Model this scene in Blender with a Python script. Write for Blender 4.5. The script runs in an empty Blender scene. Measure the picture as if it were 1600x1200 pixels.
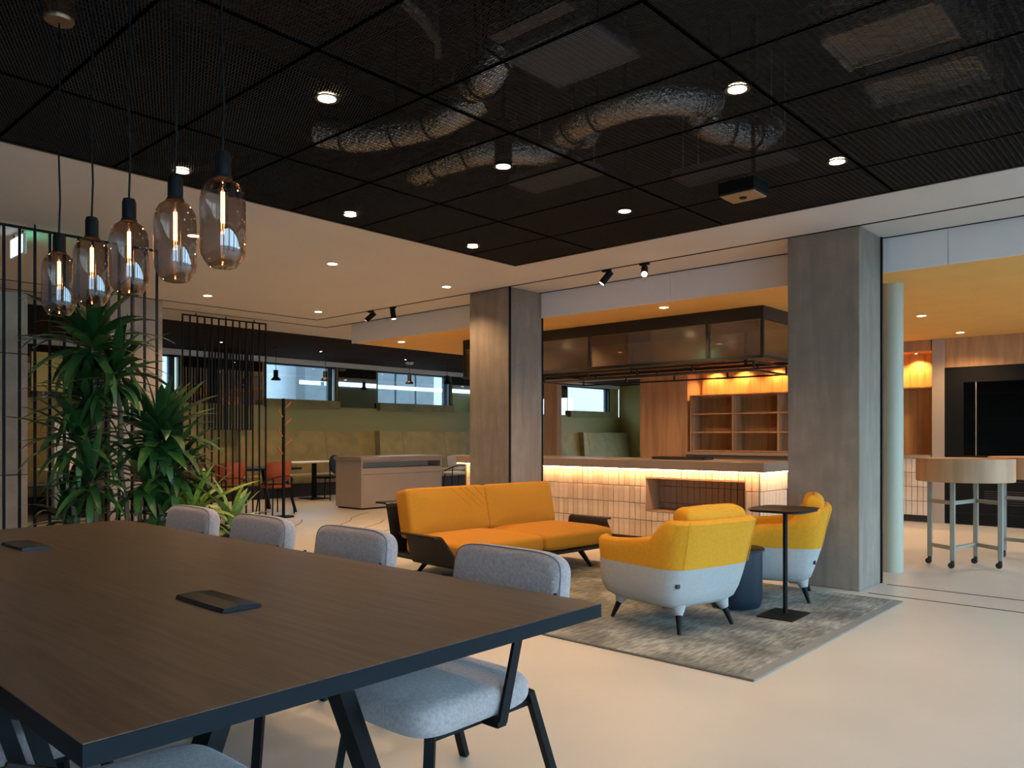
import bpy, bmesh, math, random
from mathutils import Vector, Matrix
R = math.radians
PI = math.pi
scene = bpy.context.scene
C = scene.collection

# ------------------------------------------------------------------ camera, sky, exposure
EYE = 1.25
FWD = math.atan2(1100, 1217)
cam_d = bpy.data.cameras.new('camera')
cam = bpy.data.objects.new('camera', cam_d)
C.objects.link(cam)
cam.location = (0, 0, EYE)
cam.rotation_euler = (R(90), 0, FWD - R(90))
cam_d.sensor_width = 36
cam_d.lens = 1217 / 1600 * 36
cam_d.shift_y = 82 / 1600
cam_d.clip_start = 0.02
scene.camera = cam

SKY = 12.0            # overcast daylight outside the windows
LAMP = 1.3           # scale of all electric lamps
world = bpy.data.worlds.new('overcast_sky')
scene.world = world
world.use_nodes = True
wn = world.node_tree
wn.nodes['Background'].inputs[0].default_value = (0.45, 0.73, 1.0, 1)
wn.nodes['Background'].inputs[1].default_value = SKY
vs = scene.view_settings
vs.view_transform = 'Standard'
vs.look = 'None'
vs.gamma = 1
vs.use_curve_mapping = False
vs.exposure = 0.0


def portal(name, loc, rot, sx, sy):
    d = bpy.data.lights.new(name, 'AREA')
    d.shape = 'RECTANGLE'
    d.size = sx
    d.size_y = sy
    d.cycles.is_portal = True
    o = bpy.data.objects.new(name, d)
    o.location = loc
    o.rotation_euler = rot
    C.objects.link(o)


portal('daylight_portal', (4.5, -2.65, 1.5), (R(-90), 0, 0), 15.5, 2.9)


# ------------------------------------------------------------------ materials
def lin(c):
    return tuple((v / 12.92 if v <= 0.04045 else ((v + 0.055) / 1.055) ** 2.4) for v in c)


def rgb(r, g, b):
    return lin((r / 255, g / 255, b / 255)) + (1,)


def mat(name, col, rough=0.6, metal=0.0, vary=None, bump=None, grain=None, spec=0.5, sheen=0.0, emit=None, bumpw=0.0):
    """vary=(scale, amount, detail): brightness mottling; bump=(scale, strength); grain=(axis scale xyz, amount, dark colour)"""
    m = bpy.data.materials.new(name)
    m.use_nodes = True
    nt = m.node_tree
    b = nt.nodes['Principled BSDF']
    b.inputs['Base Color'].default_value = col
    b.inputs['Roughness'].default_value = rough
    b.inputs['Metallic'].default_value = metal
    b.inputs['Specular IOR Level'].default_value = spec
    if sheen:
        b.inputs['Sheen Weight'].default_value = sheen
    tc = nt.nodes.new('ShaderNodeTexCoord')
    src = None
    if vary:
        n = nt.nodes.new('ShaderNodeTexNoise')
        n.inputs['Scale'].default_value = vary[0]
        n.inputs['Detail'].default_value = vary[2] if len(vary) > 2 else 4
        nt.links.new(tc.outputs['Object'], n.inputs['Vector'])
        mx = nt.nodes.new('ShaderNodeMix')
        mx.data_type = 'RGBA'
        a = vary[1]
        mx.inputs['A'].default_value = tuple(v * (1 - a) for v in col[:3]) + (1,)
        mx.inputs['B'].default_value = tuple(min(1, v * (1 + a)) for v in col[:3]) + (1,)
        cr = nt.nodes.new('ShaderNodeValToRGB')
        cr.color_ramp.elements[0].position = 0.3
        cr.color_ramp.elements[1].position = 0.7
        nt.links.new(n.outputs['Fac'], cr.inputs['Fac'])
        nt.links.new(cr.outputs['Color'], mx.inputs['Factor'])
        src = mx.outputs['Result']
    if grain:
        mp = nt.nodes.new('ShaderNodeMapping')
        mp.inputs['Scale'].default_value = grain[0]
        nt.links.new(tc.outputs['Object'], mp.inputs['Vector'])
        n = nt.nodes.new('ShaderNodeTexNoise')
        n.inputs['Scale'].default_value = 1.0
        n.inputs['Detail'].default_value = 6
        n.inputs['Distortion'].default_value = 0.6
        nt.links.new(mp.outputs['Vector'], n.inputs['Vector'])
        cr = nt.nodes.new('ShaderNodeValToRGB')
        cr.color_ramp.elements[0].position = 0.35
        cr.color_ramp.elements[1].position = 0.62
        nt.links.new(n.outputs['Fac'], cr.inputs['Fac'])
        mx = nt.nodes.new('ShaderNodeMix')
        mx.data_type = 'RGBA'
        mx.inputs['A'].default_value = grain[2]
        if src:
            nt.links.new(src, mx.inputs['B'])
        else:
            mx.inputs['B'].default_value = col
        nt.links.new(cr.outputs['Color'], mx.inputs['Factor'])
        src = mx.outputs['Result']
    if src:
        nt.links.new(src, b.inputs['Base Color'])
    if bump:
        n = nt.nodes.new('ShaderNodeTexNoise')
        n.inputs['Scale'].default_value = bump[0]
        n.inputs['Detail'].default_value = 5
        nt.links.new(tc.outputs['Object'], n.inputs['Vector'])
        bp = nt.nodes.new('ShaderNodeBump')
        bp.inputs['Strength'].default_value = bump[1]
        bp.inputs['Distance'].default_value = bumpw or 0.01
        nt.links.new(n.outputs['Fac'], bp.inputs['Height'])
        nt.links.new(bp.outputs['Normal'], b.inputs['Normal'])
    if emit:
        b.inputs['Emission Color'].default_value = emit[0]
        b.inputs['Emission Strength'].default_value = emit[1]
    return m


def clear_mat(name, tint, gloss=0.08, rough=0.02, gcol=(1, 1, 1, 1)):
    """thin sheet of glass: mostly transparent with a Fresnel reflection"""
    m = bpy.data.materials.new(name)
    m.use_nodes = True
    nt = m.node_tree
    nt.nodes.clear()
    out = nt.nodes.new('ShaderNodeOutputMaterial')
    mx = nt.nodes.new('ShaderNodeMixShader')
    tr = nt.nodes.new('ShaderNodeBsdfTransparent')
    gl = nt.nodes.new('ShaderNodeBsdfGlossy')
    lw = nt.nodes.new('ShaderNodeLayerWeight')
    ma = nt.nodes.new('ShaderNodeMath')
    ma.operation = 'MULTIPLY_ADD'
    ma.inputs[1].default_value = 0.55
    ma.inputs[2].default_value = gloss
    lw.inputs['Blend'].default_value = 0.25
    tr.inputs['Color'].default_value = tint
    gl.inputs['Color'].default_value = gcol
    gl.inputs['Roughness'].default_value = rough
    nt.links.new(lw.outputs['Facing'], ma.inputs[0])
    nt.links.new(ma.outputs[0], mx.inputs['Fac'])
    nt.links.new(tr.outputs[0], mx.inputs[1])
    nt.links.new(gl.outputs[0], mx.inputs[2])
    nt.links.new(mx.outputs[0], out.inputs['Surface'])
    return m


M = {}
M['floor'] = mat('beige_microcement', rgb(190, 183, 171), 0.38, vary=(1.1, 0.07, 6), bump=(9, 0.03))
M['plaster'] = mat('white_plaster', rgb(205, 200, 194), 0.85, vary=(2, 0.02))
M['bulkhead'] = mat('pale_grey_plaster', rgb(222, 216, 212), 0.8)
M['ochre'] = mat('ochre_ceiling_paint', rgb(232, 182, 100), 0.75, vary=(3, 0.03))
M['concrete'] = mat('cast_concrete', rgb(134, 121, 106), 0.8, vary=(6, 0.14, 9), bump=(40, 0.25), grain=((9, 9, 1.2), 0.5, rgb(120, 108, 95)))
M['concrete2'] = mat('warm_concrete_panel', rgb(158, 144, 128), 0.75, vary=(5, 0.16, 9), bump=(40, 0.2))
M['black_mesh'] = mat('black_expanded_metal', rgb(24, 24, 26), 0.5, 0.0, spec=0.4)
M['black'] = mat('black_powder_coat', rgb(9, 10, 11), 0.6, spec=0.2, bump=(300, 0.05))
M['black_bar'] = mat('bronze_black_steel', rgb(30, 26, 23), 0.45)
M['rim'] = mat('flat_black_rim', rgb(5, 5, 5), 1.0, spec=0.0)
M['void'] = mat('dark_void_paint', rgb(26, 27, 29), 0.9)
M['dark_ceiling'] = mat('dark_brown_ceiling', rgb(44, 33, 22), 0.9, vary=(5, 0.1), spec=0.05)
M['duct'] = mat('crinkled_aluminium', rgb(228, 226, 222), 0.24, 1.0, bump=(38, 1.0), bumpw=0.03)
M['galv'] = mat('galvanised_sheet', rgb(176, 164, 150), 0.38, 0.9, bump=(14, 0.8), bumpw=0.03)
M['tray'] = mat('grey_cable_tray', rgb(95, 95, 96), 0.55, 0.3)
M['table_wood'] = mat('dark_stained_oak', rgb(84, 67, 55), 0.34, vary=(2.5, 0.16, 5), grain=((42, 2.2, 42), 0.6, rgb(60, 47, 38)), bump=(120, 0.06))
M['table_edge'] = mat('black_stained_edge', rgb(8, 16, 22), 0.65, spec=0.2)
M['flap'] = mat('black_anodised_flap', rgb(30, 31, 34), 0.25, 0.6)
M['wool'] = mat('grey_wool', rgb(156, 141, 137), 0.95, vary=(90, 0.2, 6), bump=(260, 0.35), sheen=0.25)
M['piping'] = mat('grey_seam', rgb(120, 118, 124), 0.9)
M['mustard'] = mat('mustard_weave', rgb(202, 138, 12), 0.9, vary=(60, 0.08), bump=(420, 0.25))
M['sofa'] = mat('amber_velvet', rgb(180, 116, 4), 0.9, vary=(90, 0.06), bump=(300, 0.15))
M['pale_fabric'] = mat('pale_grey_fabric', rgb(162, 160, 155), 0.9, vary=(60, 0.05), bump=(380, 0.2))
M['navy'] = mat('navy_lacquer', rgb(22, 32, 44), 0.5, spec=0.3)
M['sofa_black'] = mat('black_moulded_ply', rgb(26, 22, 19), 0.45, bump=(60, 0.05), spec=0.3)
M['oak'] = mat('light_oak', rgb(178, 134, 94), 0.55, grain=((9, 9, 0.9), 0.5, rgb(154, 112, 76)), vary=(2, 0.05))
M['oak_shelf'] = mat('honey_oak', rgb(190, 140, 84), 0.55, grain=((12, 12, 1.0), 0.5, rgb(164, 114, 64)))
M['worktop'] = mat('taupe_stone', rgb(150, 130, 112), 0.3, vary=(60, 0.12))
M['tile'] = mat('cream_glazed_brick', rgb(216, 196, 172), 0.5, vary=(9, 0.1, 6), bump=(70, 0.5))
M['tile2'] = mat('cream_glazed_brick_worn', rgb(206, 182, 156), 0.5, vary=(9, 0.12, 6), bump=(70, 0.5))
M['tile_smooth'] = mat('taupe_tile', rgb(158, 126, 98), 0.5, vary=(3, 0.08))
M['grout'] = mat('grey_grout', rgb(92, 76, 62), 0.9)
M['green_wall'] = mat('olive_wall_paint', rgb(152, 134, 74), 0.7, vary=(1, 0.03))
M['green_seat'] = mat('olive_velvet', rgb(124, 106, 54), 0.8, vary=(4, 0.2, 5), sheen=0.4)
M['plinth'] = mat('dark_plinth', rgb(50, 40, 34), 0.8)
M['taupe'] = mat('taupe_laminate', rgb(164, 146, 128), 0.55, vary=(3, 0.03))
M['rust'] = mat('rust_leather', rgb(156, 70, 30), 0.6, vary=(8, 0.1))
M['rust_dark'] = mat('dark_stained_ash', rgb(70, 34, 22), 0.5)
M['cream_chair'] = mat('cream_shell', rgb(200, 190, 178), 0.5)
M['white_top'] = mat('white_laminate', rgb(214, 208, 198), 0.4)
M['pegs'] = mat('orange_beech_peg', rgb(196, 102, 54), 0.5)
M['frame_grey'] = mat('warm_grey_steel', rgb(136, 131, 116), 0.55)
M['pillar'] = mat('pale_green_grey_paint', rgb(164, 160, 138), 0.5)
M['rubber'] = mat('black_rubber', rgb(20, 20, 20), 0.6)
M['mirror'] = mat('grey_mirror', rgb(150, 150, 148), 0.03, 1.0)
M['leaf'] = mat('deep_green_leaf', rgb(30, 66, 30), 0.35, vary=(12, 0.25))
M['leaf2'] = mat('mid_green_leaf', rgb(58, 94, 42), 0.35, vary=(12, 0.25))
M['leaf_lime'] = mat('lime_striped_leaf', rgb(122, 150, 50), 0.4, vary=(14, 0.3))
M['leaf_var'] = mat('cream_flecked_leaf', rgb(124, 154, 84), 0.4, vary=(26, 0.45, 3))
M['stem'] = mat('ringed_cane', rgb(94, 84, 58), 0.8, vary=(30, 0.2))
M['soil'] = mat('dark_soil', rgb(40, 32, 26), 0.95, bump=(60, 0.8))
M['window_frame'] = mat('dark_blue_grey_frame', rgb(36, 42, 50), 0.5)
M['facade'] = mat('pale_stone_facade', rgb(150, 150, 150), 0.8, vary=(3, 0.05))
M['facade2'] = mat('weathered_brick_facade', rgb(70, 70, 70), 0.85, vary=(4, 0.15))
M['asphalt'] = mat('street_asphalt', rgb(120, 120, 122), 0.9)
M['smoke_glass'] = clear_mat('smoked_glass', (0.62, 0.53, 0.47, 1), 0.07)
M['pane'] = clear_mat('clear_glass', (0.95, 0.97, 0.97, 1), 0.04)
M['reeded'] = clear_mat('smoked_reeded_glass', (0.34, 0.28, 0.22, 1), 0.16, 0.1, (0.9, 0.8, 0.68, 1))
_nt = M['reeded'].node_tree
_tr = next(n for n in _nt.nodes if n.type == 'BSDF_TRANSPARENT')
_mx = next(n for n in _nt.nodes if n.type == 'MIX_SHADER')
_m2 = _nt.nodes.new('ShaderNodeMixShader')
_tl = _nt.nodes.new('ShaderNodeBsdfTranslucent')
_df = _nt.nodes.new('ShaderNodeBsdfDiffuse')
_m3 = _nt.nodes.new('ShaderNodeMixShader')
_tl.inputs['Color'].default_value = rgb(165, 145, 120)
_df.inputs['Color'].default_value = rgb(128, 112, 94)
_m2.inputs['Fac'].default_value = 0.42
_m3.inputs['Fac'].default_value = 0.5
_nt.links.new(_tl.outputs[0], _m3.inputs[1])
_nt.links.new(_df.outputs[0], _m3.inputs[2])
_nt.links.new(_tr.outputs[0], _m2.inputs[1])
_nt.links.new(_m3.outputs[0], _m2.inputs[2])
_nt.links.new(_m2.outputs[0], _mx.inputs[1])
M['brass'] = mat('brushed_bronze', rgb(150, 120, 90), 0.35, 0.8)
WARM = lin((1.0, 0.825, 0.625))
M['lens'] = mat('lit_lens', rgb(255, 230, 190), 0.4, emit=((1.0, 0.72, 0.42, 1), 22))
M['filament'] = mat('glowing_filament', rgb(255, 190, 110), 0.4, emit=((1.0, 0.46, 0.15, 1), 38))
M['led'] = mat('led_diffuser', rgb(255, 220, 170), 0.4, emit=((1.0, 0.54, 0.24, 1), 50))
M['sign_white'] = mat('lit_white_sign', rgb(240, 245, 245), 0.4, emit=((0.85, 0.95, 1.0, 1), 1.6))
M['sign_green'] = mat('lit_green_sign', rgb(40, 190, 130), 0.4, emit=((0.1, 0.75, 0.45, 1), 4.0))
M['trimring'] = mat('dark_trim_ring', rgb(46, 42, 38), 0.5)
M['white_trim'] = mat('white_trim_ring', rgb(220, 214, 205), 0.5)
M['white'] = mat('white_lacquer', rgb(226, 222, 214), 0.5)
M['tan'] = mat('tan_faceplate', rgb(150, 118, 84), 0.6)
M['grey_panel'] = mat('grey_acoustic_panel', rgb(104, 104, 106), 0.8)


def rug_mat():
    m = bpy.data.materials.new('distressed_rug_pile')
    m.use_nodes = True
    nt = m.node_tree
    b = nt.nodes['Principled BSDF']
    b.inputs['Roughness'].default_value = 0.95
    tc = nt.nodes.new('ShaderNodeTexCoord')

    def noise(scale, detail, mapping):
        mp = nt.nodes.new('ShaderNodeMapping')
        mp.inputs['Scale'].default_value = mapping
        nt.links.new(tc.outputs['Object'], mp.inputs['Vector'])
        n = nt.nodes.new('ShaderNodeTexNoise')
        n.inputs['Scale'].default_value = scale
        n.inputs['Detail'].default_value = detail
        nt.links.new(mp.outputs['Vector'], n.inputs['Vector'])
        return n.outputs['Fac']
    streak = noise(20, 7, (0.5, 2.4, 1))
    patch = noise(2.2, 5, (1.2, 1, 1))
    fine = noise(70, 3, (1, 2.5, 1))
    cr = nt.nodes.new('ShaderNodeValToRGB')
    e = cr.color_ramp.elements
    e[0].position, e[0].color = 0.36, rgb(96, 94, 88)
    e[1].position, e[1].color = 0.64, rgb(150, 148, 138)
    k = e.new(0.5)
    k.color = rgb(122, 120, 112)
    mx = nt.nodes.new('ShaderNodeMix')
    mx.data_type = 'RGBA'
    mx.blend_type = 'OVERLAY'
    mx.inputs['Factor'].default_value = 0.75
    cr2 = nt.nodes.new('ShaderNodeValToRGB')
    cr2.color_ramp.elements[0].position = 0.38
    cr2.color_ramp.elements[1].position = 0.62
    cr2.color_ramp.elements[0].color = (0.28, 0.3, 0.33, 1)
    cr2.color_ramp.elements[1].color = (0.7, 0.7, 0.66, 1)
    nt.links.new(patch, cr.inputs['Fac'])
    nt.links.new(streak, cr2.inputs['Fac'])
    nt.links.new(cr.outputs['Color'], mx.inputs['A'])
    nt.links.new(cr2.outputs['Color'], mx.inputs['B'])
    nt.links.new(mx.outputs['Result'], b.inputs['Base Color'])
    bp = nt.nodes.new('ShaderNodeBump')
    bp.inputs['Strength'].default_value = 0.7
    bp.inputs['Distance'].default_value = 0.01
    nt.links.new(fine, bp.inputs['Height'])
    nt.links.new(bp.outputs['Normal'], b.inputs['Normal'])
    return m


M['rug'] = rug_mat()
M['rug_side'] = mat('rug_pile_edge', rgb(96, 94, 88), 0.95, vary=(120, 0.35), bump=(200, 0.6))
M['rug_border'] = mat('grey_linen_binding', rgb(126, 124, 118), 0.9, bump=(300, 0.3))


# ------------------------------------------------------------------ mesh builder
class MB:
    def __init__(self):
        self.bm = bmesh.new()

    def box(self, x0, y0, z0, x1, y1, z1, bev=0.0, seg=1, mtx=None, slot=0):
        ge = bmesh.ops.create_cube(self.bm, size=1)
        vs_ = ge['verts']
        T = Matrix.Translation(((x0 + x1) / 2, (y0 + y1) / 2, (z0 + z1) / 2)) @ Matrix.Diagonal((abs(x1 - x0), abs(y1 - y0), abs(z1 - z0), 1))
        bmesh.ops.transform(self.bm, matrix=T, verts=vs_)
        allv = list(vs_)
        if bev:
            ed = list({e for v in vs_ for e in v.link_edges})
            r = bmesh.ops.bevel(self.bm, geom=ed, offset=bev, segments=seg, affect='EDGES', profile=0.5)
            allv = list({v for f in r['faces'] for v in f.verts} | {v for v in vs_ if v.is_valid})
        if mtx is not None:
            bmesh.ops.transform(self.bm, matrix=mtx, verts=allv)
        if slot:
            for f in {f for v in allv for f in v.link_faces}:
                f.material_index = slot
        return self

    def bar(self, p, q, w, h=None, bev=0.0, roll=0.0):
        """rectangular bar from p to q, w wide, h deep"""
        h = h or w
        p, q = Vector(p), Vector(q)
        d = q - p
        qt = d.to_track_quat('Z', 'Y')
        mt = Matrix.Translation((p + q) / 2) @ qt.to_matrix().to_4x4() @ Matrix.Rotation(roll, 4, 'Z')
        return self.box(-w / 2, -h / 2, -d.length / 2, w / 2, h / 2, d.length / 2, bev, 1, mt)

    def faces(self, verts, faces):
        vv = [self.bm.verts.new(v) for v in verts]
        for f in faces:
            try:
                self.bm.faces.new([vv[i] for i in f])
            except ValueError:
                pass
        return self

    def loft(self, rings, closed=True, cap0=True, cap1=True, ring_loop=False):
        n = len(rings[0])
        vv = [[self.bm.verts.new(p) for p in r] for r in rings]
        m = len(rings)
        for i in range(m if ring_loop else m - 1):
            a, b = vv[i], vv[(i + 1) % m]
            for j in range(n if closed else n - 1):
                k = (j + 1) % n
                self.bm.faces.new((a[j], a[k], b[k], b[j]))
        if cap0 and closed and not ring_loop:
            self.bm.faces.new(list(reversed(vv[0])))
        if cap1 and closed and not ring_loop:
            self.bm.faces.new(vv[-1])
        return self

    def tube(self, pts, r, n=8, r2=None):
        """round tube along pts; r (start) to r2 (end)"""
        pts = [Vector(p) for p in pts]
        r2 = r if r2 is None else r2
        rings = []
        up = None
        for i, p in enumerate(pts):
            d = (pts[min(i + 1, len(pts) - 1)] - pts[max(i - 1, 0)]).normalized()
            if up is None:
                up = d.orthogonal().normalized()
            up = (up - d * up.dot(d)).normalized()
            s = d.cross(up)
            rr = r + (r2 - r) * i / max(1, len(pts) - 1)
            rings.append([p + (up * math.cos(a) + s * math.sin(a)) * rr for a in [2 * PI * k / n for k in range(n)]])
        return self.loft(rings)

    def lathe(self, prof, n=24, c=(0, 0, 0), caps=True):
        rings = [[(c[0] + r * math.cos(2 * PI * k / n), c[1] + r * math.sin(2 * PI * k / n), c[2] + z) for k in range(n)] for r, z in prof]
        return self.loft(rings, cap0=caps, cap1=caps)

    def prism(self, poly, lo, hi, axis='Y', mtx=None):
        """polygon in the plane across `axis`, extruded from lo to hi"""
        def P(u, v, w):
            p = {'Y': (u, w, v), 'X': (w, u, v), 'Z': (u, v, w)}[axis]
            return mtx @ Vector(p) if mtx is not None else p
        return self.loft([[P(u, v, lo) for u, v in poly], [P(u, v, hi) for u, v in poly]])

    def build(self, name, m, parent=None, smooth=False, angle=40, loc=None):
        bm = self.bm
        bmesh.ops.recalc_face_normals(bm, faces=bm.faces)
        me = bpy.data.meshes.new(name)
        if smooth:
            for f in bm.faces:
                f.smooth = True
            for e in bm.edges:
                if len(e.link_faces) == 2 and e.calc_face_angle(0) > R(angle):
                    e.smooth = False
        bm.to_mesh(me)
        bm.free()
        for x in (m if isinstance(m, (list, tuple)) else [m]):
            me.materials.append(x)
        o = bpy.data.objects.new(name, me)
        C.objects.link(o)
        if parent:
            o.parent = parent
        if loc:
            o.location = loc
        return o


def sup(w, d, z, n=32, e=4.0, cx=0.0, cy=0.0):
    """superellipse ring, half width w, half depth d"""
    out = []
    for k in range(n):
        a = 2 * PI * k / n
        c, s = math.cos(a), math.sin(a)
        out.append((cx + w * math.copysign(abs(c) ** (2 / e), c), cy + d * math.copysign(abs(s) ** (2 / e), s), z))
    return out


def cushion(mb, w, d, h, mtx=None, n=40, puff=0.02, e=6.0, rnd=0.35, steps=7):
    """soft pad w x d x h, centred, puffed top and bottom"""
    rings = []
    r = h * rnd
    prof = []
    for i in range(steps):
        a = -PI / 2 + PI / 2 * i / (steps - 1)
        prof.append((math.cos(a), -h / 2 + r + r * math.sin(a)))
    for i in range(steps):
        a = PI / 2 * i / (steps - 1)
        prof.append((math.cos(a), h / 2 - r + r * math.sin(a)))
    rings.append([(0.6 * x, 0.6 * y, -h / 2 - puff * 0.6) for x, y, z in sup(w / 2 - r, d / 2 - r, 0, n, e)])
    for c, z in prof:
        inset = r * (1 - c)
        rings.append(sup(w / 2 - inset, d / 2 - inset, z, n, e))
    rings.append([(0.85 * x, 0.85 * y, h / 2 + puff * 0.55) for x, y, z in sup(w / 2 - r, d / 2 - r, 0, n, e)])
    rings.append([(0.5 * x, 0.5 * y, h / 2 + puff) for x, y, z in sup(w / 2 - r, d / 2 - r, 0, n, e)])
    if mtx is not None:
        rings = [[mtx @ Vector(p) for p in r_] for r_ in rings]
    return mb.loft(rings)


# ------------------------------------------------------------------ object helpers
def tag(o, label=None, cat=None, group=None, kind=None):
    if label:
        o['label'] = label
    if cat:
        o['category'] = cat
    if group:
        o['group'] = group
    if kind:
        o['kind'] = kind
    return o


def thing(name, label, cat, loc=(0, 0, 0), rz=0.0, group=None):
    o = bpy.data.objects.new(name, None)
    C.objects.link(o)
    o.empty_display_size = 0.1
    o.location = loc
    o.rotation_euler = (0, 0, rz)
    return tag(o, label, cat, group)


def struct_root(name, loc=(0, 0, 0)):
    o = bpy.data.objects.new(name, None)
    C.objects.link(o)
    o.location = loc
    o['kind'] = 'structure'
    return o


def struct(name, mb, m, parent=None, **k):
    o = mb.build(name, m, parent, **k)
    if not parent:
        o['kind'] = 'structure'
    return o


def dup(root, loc, rz=None, label=None, group=None):
    r = root.copy()
    C.objects.link(r)
    r.location = loc
    if rz is not None:
        r.rotation_euler = (0, 0, rz)
    if label:
        r['label'] = label
    if group:
        r['group'] = group
    for ch in list(root.children):
        c = ch.copy()
        C.objects.link(c)
        c.parent = r
        for g in list(ch.children):
            d = g.copy()
            C.objects.link(d)
            d.parent = c
    return r


def inst(name, me, parent, loc, rot=(0, 0, 0), scale=(1, 1, 1)):
    o = bpy.data.objects.new(name, me)
    C.objects.link(o)
    o.parent = parent
    o.location = loc
    o.rotation_euler = rot
    o.scale = scale
    return o


def lamp(kind, parent, loc, watts, col=WARM, size=0.03, spot=110, blend=0.6, rot=(0, 0, 0), sy=None):
    d = bpy.data.lights.new('lamp_glow', kind)
    d.energy = watts * LAMP
    d.color = col
    if kind == 'SPOT':
        d.spot_size = R(spot)
        d.spot_blend = blend
        d.shadow_soft_size = size
    elif kind == 'AREA':
        d.shape = 'RECTANGLE'
        d.size = size
        d.size_y = sy or size
    else:
        d.shadow_soft_size = size
    o = bpy.data.objects.new('lamp_glow', d)
    C.objects.link(o)
    o.location = loc
    o.rotation_euler = rot
    if parent:
        o.parent = parent
    return o


# ================================================================== ROOM SHELL
CEIL = 2.95
X0, Y0 = -3.2, -2.6          # wall behind the camera, window wall
XK, XF, YB = 12.95, 22.0, 15.0  # kitchen wall, far end wall, back wall
COLX = 6.525                  # line of the two concrete columns
BX = 7.1                      # face of the dropped bulkhead
OZ = 2.66                     # ochre ceiling
BXE, BYE = 5.77, 5.17         # corner of the black mesh ceiling
MX0, MY0 = -0.58, -2.165      # where the mesh ceiling stops behind the camera

struct('floor', MB().box(X0, Y0, -0.2, XF, YB, 0.0), M['floor'])
cl = MB()
Zt = CEIL + 0.02
cl.box(X0, Y0, CEIL, MX0, YB, Zt)
cl.box(MX0, BYE, CEIL, BX, 11.3, Zt)
cl.box(BXE, Y0, CEIL, BX, BYE, Zt)
cl.box(MX0, Y0, CEIL, BXE, MY0, Zt)
cl.box(BX, 9.68, CEIL, XF, 11.3, Zt)
struct('ceiling', cl, M['plaster'])
struct('ceiling_dark', MB().box(MX0, 11.3, CEIL, XF, YB, Zt), M['dark_ceiling'])
struct('ceiling_ochre', MB().box(BX + 0.02, Y0, OZ, XK, 9.66, OZ + 0.06), M['ochre'])
bk = struct_root('trim_bulkhead')
for y0, y1 in ((Y0, -1.0), (-1.0, 1.62), (1.625, 4.2), (4.205, 7.0), (7.005, 9.68)):
    MB().box(BX, y0, OZ - 0.005, BX + 0.02, y1, CEIL).build('panel', M['bulkhead'], bk)
MB().box(BX + 0.02, 9.66, OZ, XK, 9.68, CEIL).build('panel', M['bulkhead'], bk)
# shadow-gap tracks of the sliding partition, in ceiling and floor
tr = MB()
for x in (COLX - 0.012, BX - 0.03):
    tr.box(x, Y0, CEIL - 0.004, x + 0.024, 9.74 if x < 7 else 10.32, CEIL + 0.001)
for y in (9.72, 10.3):
    tr.box(MX0, y, CEIL - 0.004, 6.54 if y < 10 else 7.09, y + 0.024, CEIL + 0.001)
struct('trim_1', tr, M['black'])
ft = MB()
for x in (COLX - 0.008, BX - 0.1):
    ft.box(x, Y0, 0.0, x + 0.016, 2.06, 0.002)
struct('trim_2', ft, M['black'])
# fine expansion joints in the far floor
fj = MB()
random.seed(5)
for (xa, ya, xb, yb) in ((5.2, 7.6, 7.4, 9.3), (5.6, 7.4, 8.4, 9.5), (6.0, 8.6, 7.9, 10.4), (4.6, 7.9, 6.6, 10.2)):
    pts = [(xa + (xb - xa) * t / 6 + random.uniform(-.06, .06), ya + (yb - ya) * t / 6 + random.uniform(-.06, .06)) for t in range(7)]
    for (ax, ay), (bx, by) in zip(pts, pts[1:]):
        fj.bar((ax, ay, 0.0005), (bx, by, 0.0005), 0.012, 0.002)
struct('trim_3', fj, M['plinth'])

struct('wall_near', MB().box(X0 - 0.2, Y0 - 0.2, 0, X0, YB + 0.2, CEIL), M['plaster'])
struct('wall_kitchen', MB().box(XK, Y0, 0, XK + 0.15, 8.1, CEIL).box(12.5, 10.05, 0, 12.65, 10.4, CEIL).box(12.5, 8.05, 2.35, 12.65, 10.05, CEIL), M['oak'])
struct('wall_far', MB().box(XF, 8.0, 0, XF + 0.2, YB, 0.5).box(XF, 8.0, 2.7, XF + 0.2, YB, CEIL).box(XF, 8.0, 0.5, XF + 0.2, 8.4, 2.7).box(XF, 13.2, 0.5, XF + 0.2, YB, 2.7), M['green_wall'])
wo = struct('window_12', MB().box(XF + 0.08, 8.4, 0.5, XF + 0.14, 13.2, 0.56).box(XF + 0.08, 8.4, 2.64, XF + 0.14, 13.2, 2.7).box(XF + 0.08, 10.77, 0.56, XF + 0.14, 10.83, 2.64), M['window_frame'])
MB().box(XF + 0.1, 8.4, 0.56, XF + 0.108, 13.2, 2.64).build('pane', M['pane'], wo)
portal('daylight_portal', (XF + 0.16, 10.8, 1.6), (0, R(90), 0), 2.2, 4.8)
struct('wall_side', MB().box(XK, 7.9, 0, XF, 8.1, CEIL), M['green_wall'])
# slab above everything, dark ceiling void walls
struct('ceiling_slab', MB().box(X0 - 0.2, Y0 - 0.2, 4.05, XF + 0.2, YB + 0.4, 4.2), M['void'])
vw = MB()
vw.box(MX0 - 0.05, MY0, Zt, MX0, BYE, 4.05).box(BXE, MY0, Zt, BXE + 0.05, BYE + 0.05, 4.05)
vw.box(MX0, BYE, Zt, BXE, BYE + 0.05, 4.05).box(MX0, MY0 - 0.05, Zt, BXE, MY0, 4.05)
struct('wall_void', vw, M['void'])

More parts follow.
